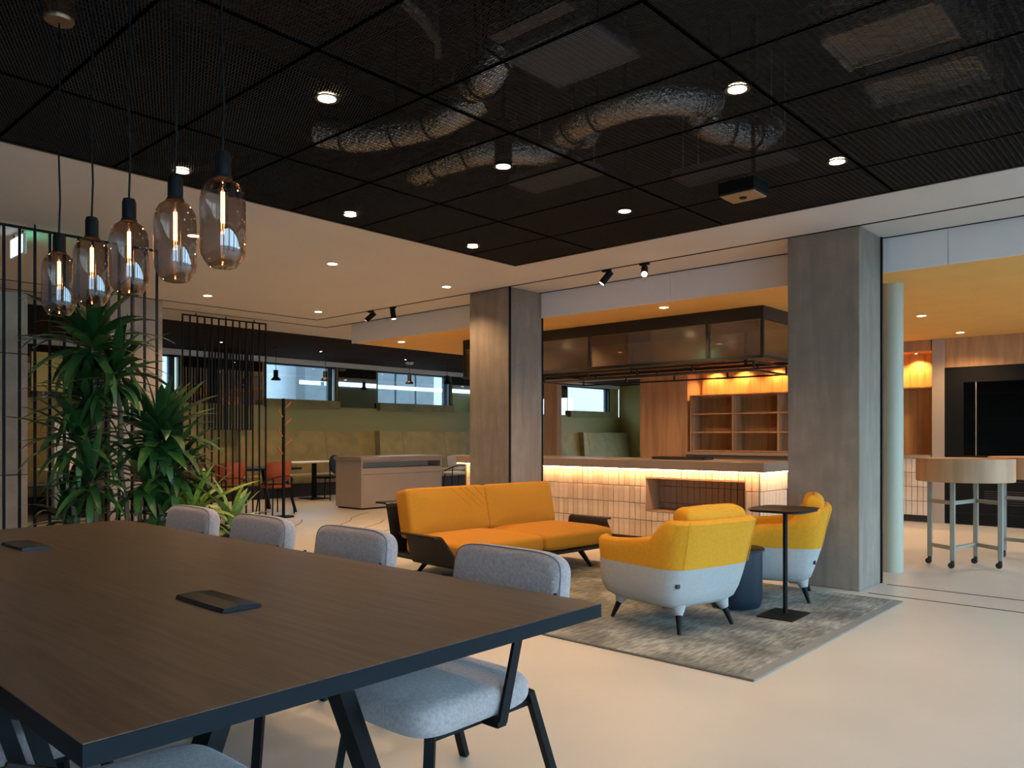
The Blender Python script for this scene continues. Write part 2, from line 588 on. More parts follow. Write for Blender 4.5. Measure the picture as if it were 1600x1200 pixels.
# window wall on the daylight side (outside the frame, it lights the room)
w = MB()
w.box(X0, Y0 - 0.2, 0, XK, Y0, 0.12).box(X0, Y0 - 0.2, 2.8, XK, Y0, 4.05)
xs = [-3.2, -0.9, 1.4, 3.7, 6.0, 8.3, 10.6, XK]
for x in xs:
    w.box(x - 0.17, Y0 - 0.2, 0.12, x + 0.17, Y0, 2.8)
struct('wall_daylight', w, M['concrete'])
for i in range(7):
    a, b = xs[i] + 0.17, xs[i + 1] - 0.17
    f = MB()
    f.box(a, Y0 - 0.12, 0.12, a + 0.05, Y0 - 0.05, 2.8).box(b - 0.05, Y0 - 0.12, 0.12, b, Y0 - 0.05, 2.8)
    f.box(a, Y0 - 0.12, 0.12, b, Y0 - 0.05, 0.17).box(a, Y0 - 0.12, 2.75, b, Y0 - 0.05, 2.8)
    wo = struct('window_%d' % (i + 1), f, M['window_frame'])
    MB().box(a + 0.05, Y0 - 0.09, 0.17, b - 0.05, Y0 - 0.082, 2.75).build('pane', M['pane'], wo)
struct('ground', MB().box(-20, -40, -0.35, 40, 45, -0.25), M['asphalt'])

# back wall with its high band of windows and mirrors
ZB0, ZB1 = 1.90, 2.84
bw = MB()
bw.box(X0, YB, 0, XF, YB + 0.25, ZB0).box(X0, YB, ZB1, XF, YB + 0.25, 4.05)
WINS = [(6.2, 6.95), (8.75, 10.6), (11.75, 14.2), (19.2, 21.5)]
ed = [X0] + [v for p in WINS for v in p] + [XF]
for i in range(0, len(ed), 2):
    bw.box(ed[i], YB + 0.02, ZB0, ed[i + 1], YB + 0.25, ZB1)
struct('wall_back', bw, M['green_wall'])
struct('trim_4', MB().box(X0, YB - 0.03, ZB1, XF, YB, CEIL), M['plaster'])
for i, (a, b) in enumerate(WINS):
    f = MB()
    f.box(a, YB + 0.05, ZB0, a + 0.06, YB + 0.13, ZB1).box(b - 0.22, YB + 0.05, ZB0, b - 0.1, YB + 0.13, ZB1).box(b - 0.03, YB + 0.05, ZB0, b, YB + 0.13, ZB1)
    f.box(a, YB + 0.05, ZB0, b, YB + 0.13, ZB0 + 0.05).box(a, YB + 0.05, ZB1 - 0.04, b, YB + 0.13, ZB1)
    wo = struct('window_%d' % (i + 8), f, M['window_frame'])
    MB().box(a + 0.06, YB + 0.08, ZB0 + 0.05, b - 0.22, YB + 0.088, ZB1 - 0.04).build('pane', M['pane'], wo)
    MB().box(a, YB - 0.12, ZB0 - 0.03, b, YB + 0.05, ZB0 + 0.16).build('sill', M['green_seat'], wo)
mirr = [(3.3, 6.15), (6.98, 8.7), (10.63, 11.72), (14.23, 19.15)]
for i, (a, b) in enumerate(mirr):
    lab = ('grey mirror panel high on the olive wall behind the tall leafy plants',
           'grey mirror panel high on the olive wall behind the black rod screens',
           'narrow grey mirror panel between the two bright high windows',
           'long grey mirror panel beside the ochre ceiling and the concrete column')[i]
    tag(MB().box(a, YB - 0.005, ZB0 + 0.02, b, YB + 0.02, ZB1 - 0.01).build('wall_mirror', M['mirror']), lab, 'mirror')
tag(MB().box(4.35, YB - 0.05, 2.03, 5.45, YB - 0.006, 2.7, 0.006).build('ceiling_reflection_panel', mat('painted_ceiling_reflection', rgb(232, 206, 110), 0.5)), 'pale yellow panel imitating the reflected ochre ceiling, high on the back wall, seen through the tall dracaena', 'painted reflection')  # yellow colour stands in for a mirror reflection of the lit ochre ceiling
for i, (a, b) in enumerate(WINS):
    portal('daylight_portal', ((a + b) / 2, YB + 0.2, (ZB0 + ZB1) / 2), (R(90), 0, 0), b - a, ZB1 - ZB0)
# buildings across the street
fc = struct_root('facade')
MB().box(-7, 27.45, -0.2, 55, 27.7, 7.6).build('backing', M['facade2'], fc)
for i in range(20):
    for k in range(3):
        MB().box(-6 + i * 3.02, 27.0 + 0.1 * ((i + k) % 2), k * 2.6 - 0.2, -3.02 + i * 3.02, 27.5, k * 2.6 + 2.37).build('panel', M['facade'], fc)
for i in range(6):
    MB().box(16.5 + i * 1.1, 25.4, -0.2, 17.5 + i * 1.1, 26.0, 6.5).build('panel', M['facade2'], fc)

# concrete columns
def column(name, x0, y0, x1, y1, m, jamb=False):
    o = struct(name, MB().box(x0, y0, 0, x1, y1, CEIL, 0.008), m)
    if jamb:
        MB().box(x0 + 0.005, y0 - 0.012, 0, x0 + 0.03, y0 + 0.01, CEIL).box(x1 - 0.012, y0 - 0.012, 0, x1 + 0.006, y0 + 0.01, CEIL).build('jamb', M['black'], o)
    return o


column('column_1', COLX, 5.95, 7.12, 6.58, M['concrete'], True)
column('column_2', COLX, 2.125, 7.05, 2.72, M['concrete'])
MB().box(7.035, 2.11, 0, 7.056, 2.13, CEIL).build('jamb', M['black'], bpy.data.objects['column_2'])
c3 = struct_root('column_3')
c4 = struct_root('column_4')
for (x0, y0, x1, y1, cc) in ((3.68, 9.8, 4.31, 10.4, c3), (1.0, 8.0, 2.3, 8.6, c4)):
    z = 0.0
    for h in (0.905, 1.09, 0.55 if cc is c4 else 0.955):
        xm = x0 + (x1 - x0) * 0.45
        for a, b in ((x0, xm), (xm, x1)):
            MB().box(a + 0.003, y0, z + 0.003, b - 0.003, y1, z + h - 0.003, 0.004).build('panel', M['concrete2'], cc)
        z += h
struct('column_5', MB().lathe([(0.1, 0.0), (0.1, OZ)], 32, (7.73, 2.235, 0)), M['pillar'], smooth=True)

# ================================================================== BLACK MESH CEILING
def mesh_panel(wx, wy):
    """expanded-metal panel: diamond strands as tilted ribbons with a folded rim"""
    sw, lw = 0.0155, 0.034
    b = 0.00145
    vts, fcs = [], []

    def strand(ax, ay, bx, by, up):
        dx, dy = bx - ax, by - ay
        l = math.hypot(dx, dy)
        nx, ny = -dy / l * b, dx / l * b
        k = len(vts)
        vts.extend([(ax - nx, ay - ny, up), (ax + nx, ay + ny, -up), (bx + nx, by + ny, -up), (bx - nx, by - ny, up)])
        fcs.append((k, k + 1, k + 2, k + 3))
    nxn, nyn = int(wx / sw), int(wy / lw)
    sx, sy = wx / nxn, wy / nyn
    for i in range(nxn):
        for j in range(nyn):
            x, y = i * sx, j * sy
            cx, cy = x + sx / 2, y + sy / 2
            strand(x, cy, cx, y, 0.0012)
            strand(cx, y, x + sx, cy, 0.0012)
            strand(x + sx, cy, cx, y + sy, 0.0012)
            strand(cx, y + sy, x, cy, 0.0012)
    mb = MB().faces(vts, fcs)
    t, h = 0.005, 0.008
    for q in ((0, 0, t, wy), (wx - t, 0, wx, wy), (t, 0, wx - t, t), (t, wy - t, wx - t, wy)):
        mb.box(q[0], q[1], -0.002, q[2], q[3], h, slot=1)
    return mb


mc = struct_root('ceiling_mesh', (0, 0, CEIL))
ysteps = [5.17, 4.21, 2.935, 1.66, 0.385, -0.89, -2.165]
pmesh = {}
for j in range(6):
    y1, y0 = ysteps[j], ysteps[j + 1]
    key = round(y1 - y0, 3)
    for i in range(10):
        x0 = 5.77 - (i + 1) * 0.635
        if key not in pmesh:
            o = mesh_panel(0.629, key - 0.006).build('mesh_panel', [M['black_mesh'], M['rim']], mc)
            pmesh[key] = o.data
            o.location = (x0 + 0.003, y0 + 0.003, 0)
        else:
            inst('mesh_panel', pmesh[key], mc, (x0 + 0.003, y0 + 0.003, 0))
tr2 = MB().box(MX0, BYE - 0.004, CEIL - 0.004, BXE, BYE + 0.02, CEIL + 0.05).box(BXE - 0.004, MY0, CEIL - 0.004, BXE + 0.02, BYE + 0.02, CEIL + 0.05)
struct('trim_5', tr2, M['black_mesh'])

# ---- services in the void, seen through the mesh
def flex_duct(label, pts, r):
    sp = []
    n = len(pts)
    for i in range(n - 1):
        p0, p1, p2, p3 = [Vector(pts[max(0, min(n - 1, i + k))]) for k in (-1, 0, 1, 2)]
        for t in range(14):
            t /= 14
            sp.append(0.5 * ((2 * p1) + (-p0 + p2) * t + (2 * p0 - 5 * p1 + 4 * p2 - p3) * t * t + (-p0 + 3 * p1 - 3 * p2 + p3) * t ** 3))
    rings = []
    up = Vector((0, 0, 1))
    for i, p in enumerate(sp):
        d = (sp[min(i + 1, len(sp) - 1)] - sp[max(i - 1, 0)]).normalized()
        u = (up - d * up.dot(d)).normalized()
        s = d.cross(u)
        rr = r * (1.0 if i % 2 else 0.93)
        rings.append([p + (u * math.cos(a) + s * math.sin(a)) * rr for a in [2 * PI * k / 14 for k in range(14)]])
    t = thing('flexible_duct', label, 'duct', sp[0])
    o = MB().loft(rings).build('hose', M['duct'], t, smooth=True, angle=80)
    o.location = -sp[0]
    st = MB()
    for k in (10, 24, 36):
        if k < len(rings) - 1:
            p = sp[k]
            d = (sp[k + 1] - sp[k - 1]).normalized()
            u = (up - d * up.dot(d)).normalized()
            s = d.cross(u)
            ring = [p + (u * math.cos(a) + s * math.sin(a)) * (r + 0.008) for a in [2 * PI * q / 16 for q in range(16)]]
            for a, b in zip(ring, ring[1:] + ring[:1]):
                st.bar(a, b, 0.012)
            st.bar(p + u * r, (p.x, p.y, 4.04), 0.006)
    o = st.build('strap', M['black'], t)
    o.location = -sp[0]
    return t


flex_duct('crinkled silver duct curving above the mesh, left of the cylinder spotlights', [(3.1, 4.62, 3.36), (3.26, 4.36, 3.3), (3.4, 3.99, 3.3), (3.43, 3.65, 3.3), (3.53, 3.45, 3.4)], 0.1)
flex_duct('silver duct arch held by black straps in the middle of the mesh ceiling', [(4.46, 3.31, 3.4), (4.15, 3.25, 3.3), (4.04, 3.06, 3.28), (4.0, 2.76, 3.28), (4.06, 2.5, 3.28), (4.25, 2.37, 3.3), (4.55, 2.4, 3.4)], 0.1)
flex_duct('short silver duct loop behind the hanging cylinder spotlight', [(4.28, 4.8, 3.4), (3.99, 4.6, 3.3), (3.95, 4.2, 3.28), (4.0, 3.85, 3.28), (4.29, 3.63, 3.3), (4.5, 3.62, 3.4)], 0.095)
flex_duct('short crinkled silver duct end beside the grey panel above the mesh', [(3.32, 3.36, 3.42), (3.27, 3.24, 3.33), (3.19, 3.08, 3.3), (3.22, 2.97, 3.42)], 0.1)
flex_duct('stubby silver duct elbow between the duct arch and the white ceiling', [(4.7, 2.56, 3.42), (4.76, 2.5, 3.32), (4.9, 2.39, 3.3), (5.15, 2.35, 3.33), (5.3, 2.33, 3.42)], 0.1)


def void_box(name, label, cat, x0, y0, z0, x1, y1, z1, m, lip=0.03):
    t = thing(name, label, cat, ((x0 + x1) / 2, (y0 + y1) / 2, z0))
    cx, cy = (x0 + x1) / 2, (y0 + y1) / 2
    MB().box(x0 - cx, y0 - cy, 0.0, x1 - cx, y1 - cy, z1 - z0, 0.006).build('casing', m, t)
    f = MB()
    for s in (-1, 1):
        f.box(x0 - cx, s * (y1 - y0) / 2 - 0.012, -lip, x1 - cx, s * (y1 - y0) / 2 + 0.012, 0.012)
        f.box(s * (x1 - x0) / 2 - 0.012, y0 - cy, -lip * 0.6, s * (x1 - x0) / 2 + 0.012, y1 - cy, 0.012)
    f.build('flange', m, t)
    h = MB()
    for a in (-1, 1):
        for b in (-1, 1):
            h.bar((a * (x1 - x0) * 0.4, b * (y1 - y0) * 0.4, z1 - z0), (a * (x1 - x0) * 0.4, b * (y1 - y0) * 0.4, 4.05 - z0), 0.01)
    h.build('hanger', M['galv'], t)
    return t


void_box('air_duct', 'large galvanised duct above the mesh in the upper right corner', 'duct', 4.04, 0.97, 3.3, 4.46, 1.5, 3.62, M['galv'])
void_box('air_duct', 'second galvanised duct above the mesh, between the large one and the thin trays', 'duct', 4.74, 0.95, 3.3, 5.0, 1.51, 3.55, M['galv'])
void_box('air_duct', 'narrow galvanised duct above the mesh nearest the white ceiling edge', 'duct', 5.34, 0.95, 3.3, 5.47, 1.52, 3.5, M['galv'])
void_box('acoustic_panel', 'flat grey square panel above the mesh near the centre top', 'panel', 3.09, 2.3, 3.29, 3.56, 2.84, 3.33, M['grey_panel'], 0.004)
void_box('acoustic_panel', 'low grey panel above the mesh behind the ceiling box with tan face', 'panel', 5.42, 2.3, 3.3, 5.72, 3.2, 3.36, M['grey_panel'], 0.004)
void_box('acoustic_panel', 'grey panel above the mesh between the two hanging cylinder spotlights', 'panel', 4.66, 3.55, 3.3, 5.0, 4.25, 3.36, M['grey_panel'], 0.004)
for i, (x, y0, y1) in enumerate(((2.96, 2.3, 2.8), (5.15, 0.95, 1.6), (5.6, 0.95, 1.55))):
    t = thing('cable_tray', ('short grey cable tray beside the square grey panel', 'thin cable tray between the two narrower galvanised ducts',
              'thin cable tray closest to the white ceiling on the right')[i], 'cable tray', (x, y0, 3.32))
    MB().box(-0.05, 0, 0, 0.05, y1 - y0, 0.006).box(-0.05, 0, 0, -0.045, y1 - y0, 0.05).box(0.045, 0, 0, 0.05, y1 - y0, 0.05).build('channel', M['tray'], t)
    MB().bar((0, 0.1, 0), (0, 0.1, 0.73), 0.01).bar((0, y1 - y0 - 0.1, 0), (0, y1 - y0 - 0.1, 0.73), 0.01).build('hanger', M['galv'], t)
t = thing('conduit_pipe', 'bent grey conduit above the mesh over the pendant lamps', 'pipe', (2.361, 2.843, 3.3))
for k in (0, 0.05):
    MB().tube([(0.000 + k, 0.000 + k, 0.03), (0.163 + k, 0.027 + k, 0), (0.360 + k, 0.128 + k, 0), (0.484 + k, 0.273 + k, 0.03), (0.484 + k, 0.323 + k, 0.7)], 0.016, 8).build('pipe', M['tray'], t, smooth=True)

# ---- box with tan face let into the mesh
t = thing('ceiling_projector', 'black ceiling box with tan face hanging in the mesh ceiling', 'projector', (4.93, 2.36, 2.87))
MB().box(-0.11, -0.13, 0.0, 0.11, 0.13, 0.11, 0.006).build('housing', M['black'], t)
MB().box(-0.1, -0.12, -0.012, 0.1, 0.12, -0.0005, 0.004).build('faceplate', M['tan'], t)
MB().lathe([(0.022, -0.02), (0.026, -0.012)], 16).build('lens', M['black'], t)
MB().bar((-0.08, -0.11, 0.11), (-0.08, -0.11, 1.15), 0.02).build('drop_rod', M['black'], t)


# ================================================================== LIGHT FITTINGS
def downlight(label, x, y, z, group, ring, watts, can=False, spot=125):
    t = thing('downlight', label, 'downlight', (x, y, z), 0, group)
    MB().lathe([(0.045, -0.003), (0.06, -0.006), (0.06, 0.0), (0.045, 0.0)], 24).build('trim_ring', ring, t)
    MB().lathe([(0.044, -0.0045), (0.044, 0.012)], 20).build('lens', M['lens'], t)
    if can:
        MB().lathe([(0.056, 0.001), (0.056, 0.28)], 20).build('cylinder_body', M['black'], t, smooth=True)
        MB().bar((0, 0, 0.28), (0, 0, 4.05 - z), 0.02).build('drop_rod', M['black'], t)
    else:
        MB().lathe([(0.05, 0.013), (0.05, 0.07)], 16).build('housing', M['black'], t)
    lamp('SPOT', t, (0, 0, -0.012), watts, spot=spot, size=0.045, blend=0.7)
    return t


G1 = 'downlights in the black mesh ceiling'
for x, y, lab, can in (
        (2.27, 3.3, 'recessed downlight in the black mesh, nearest to the right of the pendant cords', False),
        (2.27, 4.89, 'recessed downlight in the black mesh just behind the first pendant', False),
        (3.58, 4.9, 'recessed downlight along the left mesh edge, midway to the mesh corner', False),
        (4.91, 4.91, 'recessed downlight close to the far corner of the black mesh ceiling', False),
        (3.58, 3.31, 'hanging black cylinder downlight in the middle of the silver ducts', True),
        (4.9, 3.29, 'hanging black cylinder downlight above the right-hand sofa cushion', True),
        (3.55, 1.73, 'bright recessed downlight under the straight end of the duct arch', False),
        (4.9, 1.73, 'recessed downlight in the mesh between tan-faced box and galvanised ducts', False)):
    downlight(lab, x, y, CEIL - 0.008, G1, M['trimring'], 62, can)
for x, y, lab in ((0.95, 4.9, 'recessed downlight in the mesh behind the farthest pendant canopy'), (2.27, 1.73, 'recessed downlight in the mesh above the near corner of the meeting table'),
                  (0.95, 0.2, 'recessed downlight in the mesh directly above the camera'), (2.27, 0.2, 'recessed downlight in the mesh just above the upper picture edge'),
                  (3.55, 0.2, 'recessed downlight in the mesh beyond the upper right picture corner'), (4.9, 0.2, 'recessed downlight in the mesh past the galvanised ducts')):
    downlight(lab, x, y, CEIL - 0.008, G1, M['trimring'], 14)
G2 = 'downlights in the white ceiling'
for x, y, lab in ((4.5, 6.45, 'downlight in the white ceiling halfway between pendants and track spots'),
                  (4.51, 9.03, 'downlight in the white ceiling above the left end of the freestanding rod screen'),
                  (6.1, 9.07, 'farthest downlight in the white ceiling, by the bend of the ceiling track'),
                  (6.06, 6.48, 'downlight in the white ceiling beside the left concrete column'),
                  (3.08, 6.42, 'downlight in the white ceiling seen between the two nearest pendants')):
    downlight(lab, x, y, CEIL, G2, M['white_trim'], 85)
G3 = 'downlights in the ochre ceiling'
for x, y, lab in ((7.5, 9.0, 'downlight in the ochre ceiling by its far left corner'),
                  (7.42, 4.47, 'downlight in the ochre ceiling in front of the bar hood'),
                  (9.95, 2.55, 'nearer downlight in the ochre ceiling above the wheeled tables'),
                  (11.9, 2.57, 'downlight in the ochre ceiling close to the black oven wall'),
                  (7.42, 6.7, 'downlight in the ochre ceiling hidden behind the left column'),
                  (9.95, 0.6, 'downlight in the ochre ceiling past the right picture edge'),
                  (10.9, 5.6, 'added unseen downlight in the ochre ceiling behind the bar hood'),  # this and the next: unseen lamps added to warm the bar region
                  (10.9, 7.4, 'added unseen downlight in the ochre ceiling over the passage end of the bar')):
    downlight(lab, x, y, OZ, G3, M['white_trim'], 95, spot=140)
for x, y, lab in ((10.0, 10.6, 'downlight in the white ceiling above the service station end'), (14.0, 10.6, 'downlight in the white ceiling behind the bar passage'), (18.5, 11.0, 'downlight in the white ceiling nearest the far end window')):
    downlight(lab, x, y, CEIL, G2, M['white_trim'], 85)
for x, lab in ((4.9, 'small downlight in the dark ceiling above the white cabinet'), (6.9, 'small downlight in the dark ceiling behind the freestanding rod screen'), (9.0, 'small downlight in the dark ceiling above the single post table'),
               (11.2, 'small downlight in the dark ceiling beside the smoke detector'), (13.4, 'small downlight in the dark ceiling over the second bright window'), (19.0, 'small downlight in the dark ceiling by the last high window')):
    downlight(lab, x, 13.3, CEIL, 'downlights in the dark ceiling', M['trimring'], 105).scale = (0.5, 0.5, 0.5)


def track_spot(label, x, y, aim, watts):
    t = thing('track_spotlight', label, 'spotlight', (x, y, CEIL - 0.004), 0, 'spotlights on the ceiling track')
    MB().box(-0.018, -0.05, -0.02, 0.018, 0.05, 0.0, 0.003).build('adapter', M['black'], t)
    MB().tube([(0, 0, -0.02), (0, 0, -0.055)], 0.008, 8).build('stem', M['black'], t)
    d = Vector(aim).normalized()
    a = Vector((0, 0, -0.075)) - d * 0.07
    b = a + d * 0.15
    body = MB().tube([a, b], 0.034, 20).build('head', M['black'], t, smooth=True)
    MB().tube([b + d * 0.0005, b + d * 0.003], 0.027, 20).build('lens', M['lens'], t)
    l = lamp('SPOT', t, b + d * 0.012, watts, spot=70, size=0.025)
    l.rotation_euler = d.to_track_quat('-Z', 'Y').to_euler()


track_spot('black track spotlight aimed left beyond the column, farther of the pair', COLX, 8.47, (-0.35, 0.75, -0.6), 40)
track_spot('black track spotlight pointing down beside the farther one of the pair', COLX, 8.0, (0.1, -0.1, -1.0), 40)
track_spot('black track spotlight tilted left in front of the bar, unlit face', COLX, 4.6, (-0.35, 0.55, -0.8), 40)
track_spot('glaring track spotlight facing the camera in front of the bar', COLX, 4.15, (-0.75, -0.45, -0.6), 40)


def pendant(label, y, x=1.115):
    t = thing('pendant_lamp', label, 'pendant lamp', (x, y, 1.74), 0, 'smoked glass pendants over the long table')
    MB().lathe([(0.005, 1.19), (0.052, 1.195), (0.056, 1.205), (0.056, 1.3), (0.052, 1.305)], 28).build('canopy', M['brass'], t, smooth=True)
    pts = [(0.003 * math.sin(k * 1.7), 0.003 * math.cos(k * 2.3), 0.325 + k * 0.144) for k in range(7)]
    pts[-1] = (0, 0, 1.191)
    MB().tube(pts, 0.0035, 6).build('cord', M['black'], t, smooth=True)
    MB().lathe([(0.006, 0.338), (0.019, 0.334), (0.023, 0.32), (0.023, 0.265), (0.026, 0.262), (0.026, 0.256)], 24).build('socket_cap', M['black'], t, smooth=True)
    g = [(0.006, 0.004), (0.03, 0.0), (0.04, 0.004), (0.05, 0.018), (0.06, 0.036), (0.0635, 0.055), (0.064, 0.12), (0.0635, 0.19), (0.059, 0.218), (0.048, 0.239), (0.034, 0.25), (0.026, 0.258)]
    MB().lathe(g, 40, caps=False).build('glass_shade', M['smoke_glass'], t, smooth=True, angle=70)
    b = MB().lathe([(0.004, 0.105), (0.012, 0.112), (0.014, 0.13), (0.014, 0.215), (0.01, 0.235), (0.01, 0.256)], 18, caps=False).build('bulb', M['pane'], t, smooth=True, angle=70)
    f = MB()
    for k in range(2):
        f.tube([(0.003 * (2 * k - 1), 0, 0.13), (0.003 * (2 * k - 1), 0, 0.22)], 0.0027, 8)
    f.build('filament', M['filament'], b, smooth=True)
    MB().tube([(0, 0, 0.105), (0, 0, 0.222)], 0.0022, 6).build('glass_rod', M['brass'], b)
    lamp('POINT', t, (0, 0, 0.17), 4.0, lin((1.0, 0.66, 0.36)), 0.006)


for y, lab in ((2.14, 'smoked glass pendant with glowing filament, nearest to the camera'),
               (2.445, 'second smoked glass pendant from the nearest'),
               (2.80, 'middle smoked glass pendant of the five'),
               (3.14, 'fourth smoked glass pendant, half overlapped by the third'),
               (3.49, 'farthest smoked glass pendant, hanging above the tall plant')):
    pendant(lab, y)

# exit sign
t = thing('exit_sign', 'lit white sign hung from the ceiling behind the black rods', 'sign', (2.06, 7.42, 2.75))
MB().box(-0.012, -0.17, 0, 0.012, 0.17, 0.17, 0.003).build('frame', M['white'], t)
MB().box(-0.0145, -0.16, 0.01, -0.0125, 0.16, 0.16).build('white_face', M['sign_white'], t)
MB().box(0.0125, -0.16, 0.01, 0.0145, 0.16, 0.16).build('green_face', M['sign_green'], t)
MB().bar((0, -0.12, 0.17), (0, -0.12, 0.2), 0.008).bar((0, 0.12, 0.17), (0, 0.12, 0.2), 0.008).build('hanger', M['black'], t)
t = thing('smoke_detector', 'round pale smoke detector on the dark ceiling', 'detector', (11.66, 13.7, CEIL))
MB().lathe([(0.05, -0.05), (0.09, -0.04), (0.09, 0.0)], 24).build('cover', M['white'], t, smooth=True)
MB().lathe([(0.02, -0.058), (0.03, -0.05)], 12).build('sensor_ring', M['galv'], t)
for i, (x, lab) in enumerate(((8.06, 'small black pendant before the first bright window'), (9.18, 'small black pendant at the frame edge of the first bright window'),
                              (11.4, 'small black pendant before the middle of the second bright window'), (12.56, 'small black pendant by the right frame of the second bright window'))):
    t = thing('small_pendant', lab, 'pendant lamp', (x, 13.4, 2.33 + 0.05 * i), 0, 'small pendants over the banquette tables')
    MB().lathe([(0.02, 0.2), (0.045, 0.195), (0.045, 0.07), (0.09, 0.02), (0.09, 0.0)], 20).build('shade', M['black'], t, smooth=True)
    MB().lathe([(0.07, 0.003), (0.07, 0.012)], 16).build('diffuser', M['lens'], t)
    MB().tube([(0, 0, 0.2), (0, 0, CEIL - 2.33 - 0.05 * i)], 0.006, 6).build('cord', M['black'], t)
    MB().lathe([(0.05, CEIL - 2.33 - 0.05 * i - 0.02), (0.05, CEIL - 2.33 - 0.05 * i)], 16).build('canopy', M['black'], t)
    lamp('SPOT', t, (0, 0, -0.01), 12, size=0.06)

# ================================================================== BAR
TW = 0.0775
bar = thing('bar_counter', 'long bar counter of stacked cream tiles with lit underside and taupe top', 'bar counter', (7.9, 3.6, 0))
BL = 4.45
NZ0, NZ1, NY0, NY1 = 0.38, 0.755, 2 * TW, 18 * TW
b = MB()
b.box(0.3, 0, 0.06, 0.7, BL, 0.87)
b.box(0, 0, 0.06, 0.3, NY0 - 0.012, 0.87).box(0, NY1 + 0.012, 0.06, 0.3, BL, 0.87)
b.box(0, NY0 - 0.012, 0.06, 0.3, NY1 + 0.012, NZ0 - 0.012).box(0, NY0 - 0.012, NZ1 + 0.012, 0.3, NY1 + 0.012, 0.87)
b.box(0.05, 0.03, 0, 0.66, BL - 0.03, 0.06)
b.build('body', M['grout'], bar)
n = MB()
n.box(-0.016, NY0 - 0.012, NZ0 - 0.012, 0.3, NY0, NZ1 + 0.012).box(-0.016, NY1, NZ0 - 0.012, 0.3, NY1 + 0.012, NZ1 + 0.012)
n.box(-0.016, NY0, NZ0 - 0.012, 0.3, NY1, NZ0).box(-0.016, NY0, NZ1, 0.3, NY1, NZ1 + 0.012)
n.build('niche_lining', M['tile_smooth'], bar)
MB().box(-0.1, -0.1, 0.87, 0.78, BL + 0.1, 0.975, 0.004).build('countertop', M['worktop'], bar)
led = MB().box(-0.085, -0.085, 0.862, -0.06, BL + 0.085, 0.869).box(-0.06, -0.085, 0.862, 0.68, -0.06, 0.869).box(-0.06, BL + 0.06, 0.862, 0.68, BL + 0.085, 0.869)
led.build('led_strip', M['led'], bar)
random.seed(3)
tmesh = {}


def tile(parent, kind, y, z, h, x=0.0, w=TW, end=False, m='tile', flat=False):
    """one tile; front tiles lie in the plane x, end tiles in the plane y"""
    key = (kind, round(h, 3), round(w, 3), m, end)
    th = 0.014
    d = (0.001 if flat else random.uniform(-0.003, 0.005))
    if key not in tmesh:
        mb = MB()
        if end:
            mb.box(0.003, -th, 0.003, w - 0.003, 0, h - 0.003, 0.003)
        else:
            mb.box(-th, 0.003, 0.003, 0, w - 0.003, h - 0.003, 0.003)
        o = mb.build('tile', M[m], parent)
        tmesh[key] = o.data
    else:
        o = bpy.data.objects.new('tile', tmesh[key])
        C.objects.link(o)
        o.parent = parent
    o.location = (x, y - d, z) if end else (x - d, y, z)
    return o


rows = ((0.06, 0.2), (0.26, 0.2), (0.46, 0.2), (0.66, 0.2))
for i in range(57):
    y = i * TW
    for z, h in rows:
        mm = random.choice(('tile', 'tile', 'tile2'))
        if NY0 - 0.02 <= y < NY1 - 0.02:
            if z < NZ0 < z + h:
                tile(bar, 'f', y, z, NZ0 - 0.012 - z, m=mm)
            elif z < NZ1 < z + h:
                tile(bar, 'f', y, NZ1 + 0.012, z + h - NZ1 - 0.012, m=mm)
            elif z + h <= NZ0:
                tile(bar, 'f', y, z, h, m=mm)
            continue
        tile(bar, 'f', y, z, h, m=mm)
for i in range(16):
    for z, h in ((NZ0, 0.075), (NZ0 + 0.075, 0.2), (NZ0 + 0.275, 0.1)):
        tile(bar, 'n', NY0 + i * TW, z, h, 0.3, m='tile_smooth', flat=True)
for i in range(9):
    for z, h in rows:
        tile(bar, 'e', 0.0, z, h, i * TW, end=True)
st = thing('sink_tray', 'low dark steel tray on the bar counter before the shelves', 'tray', (8.3, 4.75, 0.9755))
MB().box(-0.12, -0.35, 0, 0.12, 0.35, 0.012, 0.003).box(-0.12, -0.35, 0.012, -0.11, 0.35, 0.03).box(0.11, -0.35, 0.012, 0.12, 0.35, 0.03).box(-0.12, -0.35, 0.012, 0.12, -0.34, 0.03).box(-0.12, 0.34, 0.012, 0.12, 0.35, 0.03).build('tray', M['plinth'], st)

# ---- hood over the bar
hd = thing('bar_hood', 'suspended black steel hood with smoked reeded panels and a hanging rack', 'bar hood', (8.0, 3.6, 0))
HW, HL = 1.0, 4.6
H0, H1 = 2.13, 2.52
f = MB()
f.box(0, 0, H1, 0.04, HL, OZ).box(HW - 0.04, 0, H1, HW, HL, OZ).box(0.04, 0, H1, HW - 0.04, 0.04, OZ).box(0.04, HL - 0.04, H1, HW - 0.04, HL, OZ)
f.build('fascia', M['black_bar'], hd)
f = MB()
for x in (0.0, HW - 0.035):
    f.box(x, 0, H0 - 0.035, x + 0.035, HL, H0)
for y in (0.0, HL - 0.035):
    f.box(0.035, y, H0 - 0.035, HW - 0.035, y + 0.035, H0)
f.build('bottom_rail', M['black_bar'], hd)
ys = [0.0, 0.645, 2.295, 3.945, HL - 0.035]
for x in (0.0, HW - 0.035):
    for y in ys:
        MB().box(x, y, H0, x + 0.035, y + 0.035, H1).build('mullion', M['black_bar'], hd)


